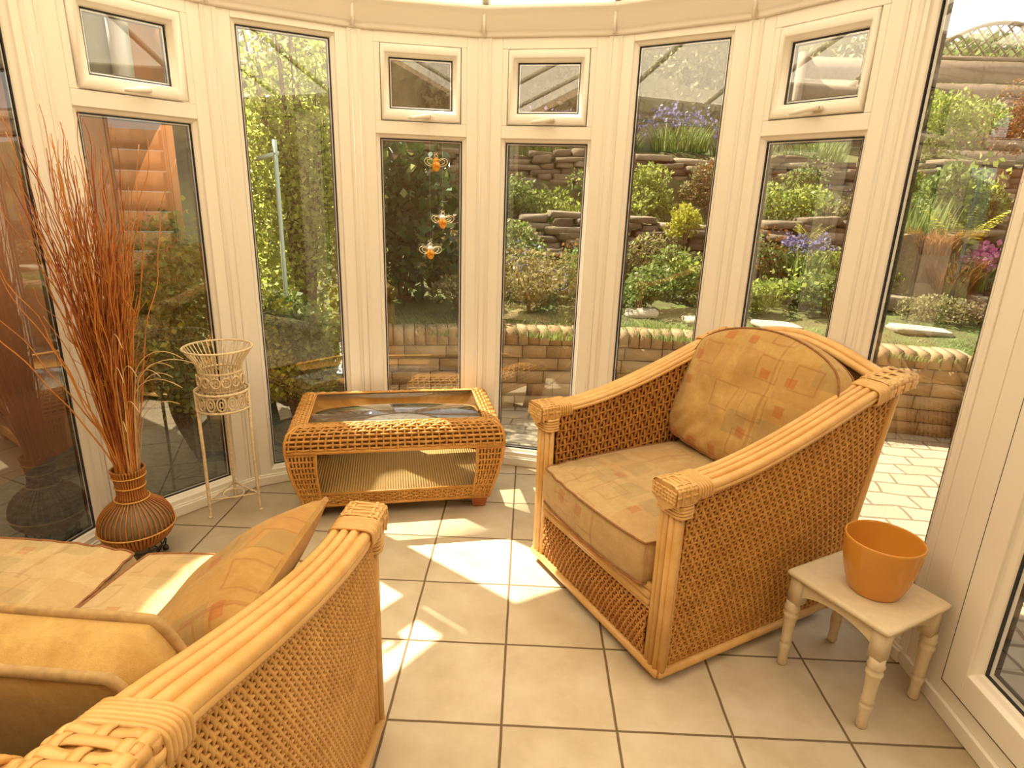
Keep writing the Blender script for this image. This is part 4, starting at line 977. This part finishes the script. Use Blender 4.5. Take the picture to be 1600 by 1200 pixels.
def blob_points(n, rad, r2, lumps=9, fill=.45):
    c = nrm(r2.normal(size=(lumps, 3)))*r2.uniform(.35, .7, (lumps, 1)); rr = r2.uniform(.35, .55, lumps); k = r2.integers(0, lumps, n)
    p = c[k]+nrm(r2.normal(size=(n, 3)))*(rr[k]*r2.uniform(fill, 1, n)**.5)[:, None]; return p*np.array(rad)
def shrub(name, label, cat, c, rad, leaf, size, n, seed, group=None, stems=6, lumps=9, extra=None, zc=None):
    r2 = np.random.default_rng(seed); root = thing(name, label, cat, c, 0, group); zc = rad[2] if zc is None else zc
    p = blob_points(n, rad, r2, lumps)+np.array((0, 0, zc)); p = p[p[:, 2] > .02]; V, q = leafverts(p, size, r2); mb = MB(); mb.add(V, q); mb.build('foliage', LF[leaf], root, smooth=False)
    if extra:
        lf2, n2, s2 = extra; p = blob_points(n2, [r*1.04 for r in rad], r2, lumps)+np.array((0, 0, zc)); p = p[p[:, 2] > .03]; V, q = leafverts(p, s2, r2, aspect=1.2); mb = MB(); mb.add(V, q); tag(mb.build('flowers' if lf2 in ('blue', 'pink') else 'young_leaves', LF[lf2], root, smooth=False), kind='stuff')
    mb = MB()
    for k in range(stems):
        a = r2.uniform(0, 6.28); e = np.array((math.cos(a)*rad[0]*.6*r2.uniform(.3, 1), math.sin(a)*rad[1]*.6*r2.uniform(.3, 1), zc+rad[2]*r2.uniform(-.1, .7)))
        mb.tubes(smoothpath([(0, 0, -.03), e*np.array((.3, .3, .5))+r2.normal(size=3)*.02, e], 12), np.linspace(.010, .003, 12)[None]*max(1, rad[2]*1.5), K=5)
    mb.build('stems', BARK, root); return root
def blades(mb, n, rad, h, w, r2, droop=.5, base=(0, 0, 0)):
    a = r2.uniform(0, 2*PI, n); r0 = rad*np.sqrt(r2.uniform(0, 1, n)); b = np.stack([r0*np.cos(a), r0*np.sin(a), 0*a], 1)+base; d = nrm(np.stack([np.cos(a)+r2.normal(size=n)*.6, np.sin(a)+r2.normal(size=n)*.6, 0*a], 1)); hh = h*r2.uniform(.55, 1.1, n)
    side = np.cross(d, (0, 0, 1.)); segs = 4; P = []
    for k in range(segs+1):
        t_ = k/segs; c = b+d*(hh*droop*t_**1.8)[:, None]; c[:, 2] += hh*(t_-.35*droop*t_**3); ww = w*(1-t_*.9); P += [c-side*ww, c+side*ww]
    V = np.stack(P, 1); q = np.array([(2*k, 2*k+1, 2*k+3, 2*k+2) for k in range(segs)]); Q = (np.arange(n)[:, None, None]*(2*(segs+1))+q[None]).reshape(-1, 4); mb.add(V.reshape(-1, 3), Q)
def tuft(name, label, cat, c, rad, h, leaf, n, seed, w=.006, droop=.5, group=None, flower=None):
    r2 = np.random.default_rng(seed); root = thing(name, label, cat, c, 0, group); mb = MB(); blades(mb, n, rad, h, w, r2, droop); mb.build('leaves', LF[leaf], root, smooth=False)
    if flower:
        fl, nf, fs, fh = flower; a = r2.uniform(0, 2*PI, nf); r0 = rad*1.1*np.sqrt(r2.uniform(0, 1, nf)); p = np.stack([r0*np.cos(a), r0*np.sin(a), fh*r2.uniform(.75, 1.15, nf)], 1)
        pp_ = np.repeat(p, 5, 0)+r2.normal(size=(nf*5, 3))*fs*.6; V, q = leafverts(pp_, fs, r2, aspect=1.2); mb = MB(); mb.add(V, q); tag(mb.build('flowers', LF[fl], root, smooth=False), kind='stuff')
    return root
def fern(name, label, c, L_, leaf, nf, seed, group=None):
    r2 = np.random.default_rng(seed); root = thing(name, label, 'fern', c, 0, group); mb = MB()
    for k in range(nf):
        a = r2.uniform(0, 2*PI); l = L_*r2.uniform(.7, 1.1); d = np.array((math.cos(a), math.sin(a), 0)); s = np.array((-d[1], d[0], 0)); N_ = 16
        for i in range(1, N_):
            t_ = i/N_; p = d*l*.6*t_**1.3+np.array((0, 0, l*(t_-.30*t_**2.5))); wl_ = l*.17*math.sin(min(1, t_*1.15+.12)*PI)**.8+.008
            for sg in (-1, 1):
                tip = p+s*sg*wl_+d*.02+np.array((0, 0, -.01)); u = (tip-p); wv = d*l*.022
                mb.add([p, p+u*.5+wv, tip, p+u*.5-wv], [(0, 1, 2, 3)])
    mb.build('fronds', LF[leaf], root, smooth=False); return root
def T(x, y): return (x, y, float(ter(x, y))-.01)
shrub('leafy_shrub', 'tall airy lime-green shrub filling the tall window left of the bees', 'shrub', (-1.72, 2.10, -.03), (.62, .42, 1.55), 'bright', .050, 9000, 21, lumps=44, stems=26, extra=('lime', 2500, .05))
shrub('leafy_shrub', 'mid-green shrub behind the plant stand window', 'shrub', (-2.20, 1.10, -.03), (.38, .40, .66), 'mid', .045, 4500, 22, lumps=14, extra=('yellow', 900, .040))
shrub('leafy_shrub', 'low yellow-green bush at the foot of the tall window left of the bees', 'shrub', (-1.55, 1.20, -.03), (.38, .28, .42), 'yellow', .040, 2600, 23, lumps=10, extra=('mid', 4200, .045))
shrub('broadleaf_bush', 'dark large-leaved climber behind the three glass bees', 'shrub', (-1.02, 2.35, .35), (.46, .30, .85), 'dark', .105, 1500, 24, lumps=16, stems=8, extra=('mid', 160, .09))
shrub('leafy_shrub', 'thin arching sprig of bright leaves beside the dark climber', 'shrub', (-1.25, 1.75, .45), (.30, .12, .35), 'lime', .035, 500, 25, lumps=6, stems=5)
# lower bed plants
low = [(-.42, 1.95, .30, .28, 'olive', .035, 1200, 'brownish ground plant just right of the dark climber', None),
       (.05, 2.15, .42, .50, 'olive', .035, 2600, 'tall feathery olive plant in the window right of the bees', ('blue', 90, .028)),
       (.45, 2.45, .30, .42, 'mid', .035, 1500, 'loose green plant with blue flecks right of the centre post', ('blue', 120, .026)),
       (-.15, 2.6, .35, .62, 'mid', .04, 1800, 'pale green bush left in the window right of the bees', None),
       (.95, 2.35, .36, .34, 'mid', .040, 1700, 'bushy green plant in the tall window left of the armchair', None),
       (1.40, 2.55, .40, .42, 'mid', .038, 2000, 'dense green leafy plant centre of the tall window by the armchair', ('lime', 300, .045)),
       (1.80, 2.35, .32, .22, 'lime', .038, 1200, 'low bright green mound at the armchair top left', None),
       (2.35, 2.50, .42, .28, 'mid', .042, 1800, 'low green mound seen directly above the armchair back', ('lime', 260, .045)),
       (2.62, 2.80, .36, .40, 'lime', .045, 1500, 'bright leafy plant under the yellow fern', ('blue', 60, .03)),
       (3.10, 2.75, .30, .26, 'lime', .038, 1200, 'small bright green cushion plant by the narrow right pane edge', None),
       (3.35, 2.25, .34, .16, 'olive', .028, 1300, 'low heathery mat at the front of the right pane', None),
       (4.00, 2.62, .30, .22, 'heath', .030, 2000, 'pinkish brown heather beside the pillar', None),
       (3.62, 2.20, .30, .16, 'heath', .028, 1300, 'brown heather in front of the grey rock by the pillar', None)]
for i, (x, y, r, hz, lf, sz, n, lb, ex) in enumerate(low): shrub('rockery_plant', lb, 'plant', T(x, y), (r, r*.7, hz/2+.04), lf, sz, n, 400+i, 'plants in the lower rockery bed', stems=3, lumps=8, extra=ex)
# plants over walls
mid_ = [(-.30, 3.75, .45, .55, 'mid', .045, 2000, 'leafy plant above the stone wall left of the centre post', None),
        (.35, 3.95, .42, .34, 'lime', .045, 1500, 'bright green plant topping the stone wall in the window right of the bees', None),
        (1.25, 4.00, .38, .50, 'lime', .045, 1700, 'yellow-green bush on the stone wall in the tall window by the armchair', None),
        (2.55, 3.75, .55, .50, 'lime', .042, 2600, 'feathery lime bush high in the window behind the armchair', ('mid', 500, .045)),
        (3.25, 3.95, .45, .45, 'olive', .042, 2000, 'olive bush high in the window behind the armchair', ('blue', 60, .03)),
        (3.15, 3.45, .30, .26, 'mid', .04, 1500, 'green plant on the boulder in the narrow right pane', None)]
for i, (x, y, r, hz, lf, sz, n, lb, ex) in enumerate(mid_): shrub('terrace_plant', lb, 'plant', T(x, y), (r, r*.7, hz/2+.05), lf, sz, n, 440+i, 'plants on the middle terrace', stems=3, lumps=9, extra=ex)
climb = [(-.75, 2.95, .95, 'olive'), (-.1, 2.92, 1.0, 'olive'), (.62, 2.92, .88, 'mid'), (1.15, 2.92, .92, 'olive'), (2.15, 2.92, .98, 'mid'), (3.05, 2.92, .90, 'olive'), (-.5, 4.15, 1.6, 'olive'), (.75, 4.15, 1.55, 'mid'), (1.9, 4.15, 1.55, 'olive'), (2.9, 4.15, 1.6, 'mid'), (3.9, 4.15, 1.6, 'lime')]
cl_l = ['left of the centre post on the lower wall', 'on the lower wall in the window right of the bees', 'on the lower wall right of the centre post', 'on the lower wall in the tall window by the armchair', 'on the lower wall between the two windows behind the armchair', 'on the lower wall behind the armchair right side', 'on the upper wall left of the centre post', 'on the upper wall in the window right of the bees', 'on the upper wall in the tall window by the armchair', 'on the upper wall in the window behind the armchair', 'on the upper wall in the narrow right pane']
for i, (x, y, z, lf) in enumerate(climb): shrub('trailing_plant', 'trailing wall plant '+cl_l[i], 'plant', (x, y, z-.22), (.34, .13, .26), lf, .036, 1100, 600+i, 'trailing plants on the stone walls', stems=2, lumps=8, extra=('lime' if i % 2 else 'rust', 160, .035))
shrub('euphorbia_bush', 'vivid yellow-green bush against the stone wall left of the armchair back', 'shrub', (1.40, 2.90, 1.10), (.22, .16, .18), 'yellow', .040, 900, 460, stems=3)
shrub('leafy_shrub', 'large glossy bush at the upper right of the narrow pane', 'shrub', (4.20, 3.60, 1.15), (.42, .30, .38), 'mid', .060, 3000, 461, lumps=12, extra=('lime', 600, .06))
shrub('leafy_shrub', 'rounded bright bush high in the narrow right pane', 'shrub', T(4.85, 5.3), (.75, .5, .42), 'lime', .055, 2800, 462, lumps=12)
shrub('maple_bush', 'rust-coloured low maple at the upper right corner', 'shrub', T(6.1, 5.4), (.85, .4, .50), 'rust', .045, 2600, 463, lumps=12)
fern('yellow_fern', 'yellow-green fern seen through the window behind the armchair', (2.47, 2.85, 1.10), .30, 'yellow', 8, 470)
fern('yellow_fern', 'tall golden fern in the narrow right pane near the pillar', (3.76, 2.84, 1.02), .66, 'yellow', 18, 471)
tuft('rust_grass', 'drooping rust-orange grass clump beside the golden fern', 'grass clump', (3.52, 2.86, 1.08), .24, .34, 'rust', 420, 472, w=.006, droop=1.0)
tuft('rust_grass', 'long rusty straw-like grass hanging below the golden fern', 'grass clump', (3.64, 2.66, .68), .16, .48, 'rust', 420, 476, w=.006, droop=.5)
tuft('iris_clump', 'upright green sword leaves at the top of the narrow right pane', 'plant', (3.58, 3.25, 1.12), .30, .46, 'mid', 260, 473, w=.012, droop=.2)
tuft('pink_flowers', 'pink flowering clump beside the pillar', 'flowers', (3.84, 2.62, .80), .10, .30, 'mid', 90, 474, flower=('pink', 26, .05, .30))
tuft('blue_flowers', 'blue flowering clump under the yellow fern', 'flowers', (2.45, 2.80, .88), .20, .26, 'mid', 160, 475, flower=('blue', 50, .032, .28))
bl = ['far left', 'left of centre', 'at the centre', 'right of centre', 'at the right']
for i, x in enumerate((.2, .95, 1.75, 2.5, 3.35)):
    tuft('bluebell_drift', 'drift of bluebells on the upper bank, %s' % ['right of the centre post', 'left side of the tall window by the armchair', 'middle of the tall window by the armchair', 'left side of the window behind the armchair', 'right side of the window behind the armchair'][i], 'bluebells', T(x, 5.12), .34, .34, 'mid', 420, 480+i, w=.010, droop=.4, group='bluebell drifts on the upper bank', flower=('blue', 48, .040, .42))
for i, (x, y, lb) in enumerate(((-.5, 1.85, 'left of the centre post'), (.3, 1.85, 'right of the centre post'), (1.15, 1.9, 'left of the armchair back'), (2.1, 1.8, 'above the armchair back'), (2.75, 1.7, 'at the foot of the narrow right pane'), (3.6, 1.75, 'near the pillar'))):
    tuft('grass_strip', 'short green grass behind the wall coping %s' % lb, 'grass', T(x, y), .50, .065, 'mid', 1800, 500+i, w=.004, droop=.6)
# distant trees
tr = [(-5.2, 5.6, 1.7, 1.7, 'mid'), (-2.2, 5.6, 1.3, 1.9, 'hedge'), (-.7, 7.6, 2.1, 2.0, 'hedge'), (1.9, 8.4, 1.7, 1.5, 'hedge'), (4.3, 8.8, 1.6, 1.15, 'hedge'), (7.0, 8.0, 1.5, .8, 'mid')]
tl_ = ['dense green tree at the far left beyond the annex', 'olive tree behind the tall shrub', 'olive hedge tree behind the centre post', 'olive hedge tree behind the tall window by the armchair', 'olive hedge tree behind the armchair window', 'low green tree behind the trellis']
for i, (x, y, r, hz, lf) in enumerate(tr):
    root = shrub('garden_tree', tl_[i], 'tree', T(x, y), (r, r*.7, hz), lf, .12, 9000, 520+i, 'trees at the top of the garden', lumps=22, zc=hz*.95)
    mb = MB(); mb.lathe([(0, 0), (r*.62, hz*.35), (r*.72, hz*.9), (r*.55, hz*1.4), (0, hz*1.62)], K=14); mb.build('inner_canopy_shade', CORE if 'CORE' in globals() else globals().setdefault('CORE', simple('canopy_shade_core', (.22, .19, .09), 1, var=.3, scale=6)), root)  # solid core hides the sky; its colour stands for the shaded inside
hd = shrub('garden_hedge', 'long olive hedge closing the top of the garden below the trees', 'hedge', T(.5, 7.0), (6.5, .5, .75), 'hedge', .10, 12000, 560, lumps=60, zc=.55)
mb = MB(); xs_ = np.linspace(-6.5, 6.0, 30); V_ = np.array([[(x, -.25, -.3), (x, -.25, .75+.12*math.sin(x*2.3)), (x, .25, .80+.12*math.sin(x*2.3)), (x, .25, -.3)] for x in xs_]); mb.grid(V_); mb.build('inner_foliage_shade', CORE, hd)  # core in the same colour paints the shade inside the hedge
# wooden fence with trellis arch
WOOD = simple('weathered_fence_wood', (.27, .19, .12), .85, var=.15, scale=20)
fe = thing('garden_fence', 'tan wooden fence with arched lattice top at the upper right', 'fence', (6.0, 6.3, 1.9))
mb = MB()
for k in range(5): mb.box((0, 0, .18+k*.27), (5.0, .03, .255))
mb.build('fence_boards', WOOD, fe, smooth=False)
mb = MB(); xs = np.linspace(-1.0, 1.0, 24); mb.tubes(np.stack([xs, 0*xs, 1.42+.42*np.cos(xs/1.0*PI/2)], 1), .03, K=4); mb.tubes([(-1.0, 0, 1.42), (1.0, 0, 1.42)], .03, K=4); mb.build('arch_frame', WOOD, fe, smooth=False)
mb = MB()
for k in range(-14, 15):
    x0 = k*.14
    for sg in (-1, 1):
        t_ = np.linspace(0, .42, 24); x = x0+sg*t_; ok = (np.abs(x) < 1.0) & (t_ < .42*np.cos(np.clip(x, -1, 1)*PI/2)); 
        if ok.sum() > 1: tt = t_[ok]; mb.tubes([(x0+sg*tt[0], 0, 1.42+tt[0]), (x0+sg*tt[-1], 0, 1.42+tt[-1])], .010, K=4)
mb.build('lattice', WOOD, fe, smooth=False)
for k, x in enumerate((-2.5, -1.0, 1.0, 2.5)):
    mb = MB(); mb.box((x, .0, .62), (.09, .09, 1.64)); mb.build('fence_post', WOOD, fe, smooth=False)
bf = thing('reflection_fence', 'brown fence added out of view to tint the reflection in the window behind the vase', 'fence', (5.6, -2.0, -.03))  # unseen fence, added to brown the reflection in the left window
mb = MB()
for k in range(8): mb.box((0, 0, .14+k*.27), (.03, 5.0, .255))
mb.build('fence_boards', simple('brown_fence_board', (.30, .15, .06), .85, var=.2, scale=10), bf, smooth=False)
for k in range(4):
    mb = MB(); mb.box((-.05, -2.45+k*1.63, 1.12), (.09, .09, 2.24)); mb.build('fence_post', WOOD, bf, smooth=False)
# annex at the left
RUST = simple('rust_render', (.42, .155, .052), .85, var=.12, scale=4); 
an = thing('neighbour_annex', 'rust-brown annex wall with white window seen through the left windows', 'building', (-2.60, -.6, -.03))
mb = MB(); mb.box((-.5, 0, 1.00), (1.0, 5.2, 2.00)); mb.box((-.5, -1.0, 2.3), (1.0, 3.0, .7)); mb.box((-.5, 2.35, 2.3), (1.0, .5, .7)); mb.build('annex_wall', RUST, an, smooth=False)
mb = MB(); mb.box((.03, 1.28, 2.03), (.10, 1.72, .08)); mb.box((.03, 1.28, 2.58), (.10, 1.72, .10))
for y in (.48, 1.28, 2.06): mb.box((.03, y, 2.3), (.08, .10, .50))
WH = simple('white_upvc', (.80, .78, .72), .4, var=.02); mb.build('window_frame', WH, an, smooth=False)
mb = MB(); mb.box((-.03, 1.28, 2.3), (.01, 1.6, .52)); mb.build('window_pane', simple('net_curtained_glass', (.40, .38, .25), .15, var=.15, scale=9), an, smooth=False)
mb = MB(); mb.box((.12, 0, 2.68), (.40, 5.3, .05)); mb.box((.31, 0, 2.73), (.03, 5.3, .14))
for k in range(30): mb.box((.16, -2.6+k*.178, 2.645), (.22, .06, .04))
mb.build('soffit', simple('cream_soffit', (.72, .64, .48), .6, var=.03), an, smooth=False)

# pale post with crossbar outside the tall window
gp = thing('garden_post', 'pale green metal post with crossbar in front of the tall shrub', 'post', (-1.62, 1.40, -.03))
PG = simple('pale_green_metal', (.50, .62, .48), .5)
mb = MB(); mb.tubes([(0, 0, 0), (0, 0, 1.78)], .014, K=8); mb.build('pole', PG, gp); mb = MB(); mb.tubes([(-.12, 0, 1.66), (.02, 0, 1.70)], .014, K=8); mb.build('crossbar', PG, gp)
# small solar light on the patio
sl = thing('solar_light', 'small metal stake light on the patio behind the coffee table', 'garden light', (-.52, .98, -.03)); mb = MB(); mb.tubes([(0, 0, 0), (0, 0, .20)], .006, K=6); mb.build('stake', ALU, sl)
mb = MB(); mb.lathe([(0, .2), (.025, .2), (.028, .26), (.03, .27), (0, .275)], K=14); mb.build('lamp_head', ALU, sl)
# planter on rockery
pl_ = thing('garden_planter', 'small olive-yellow planter on the rockery beside the pillar', 'planter', T(3.84, 2.35)); mb = MB(); mb.lathe([(0, 0), (.07, 0), (.09, .16), (.08, .16), (.06, .03), (0, .03)], K=18); mb.build('planter_body', simple('olive_yellow_plastic', (.42, .34, .03), .5), pl_)
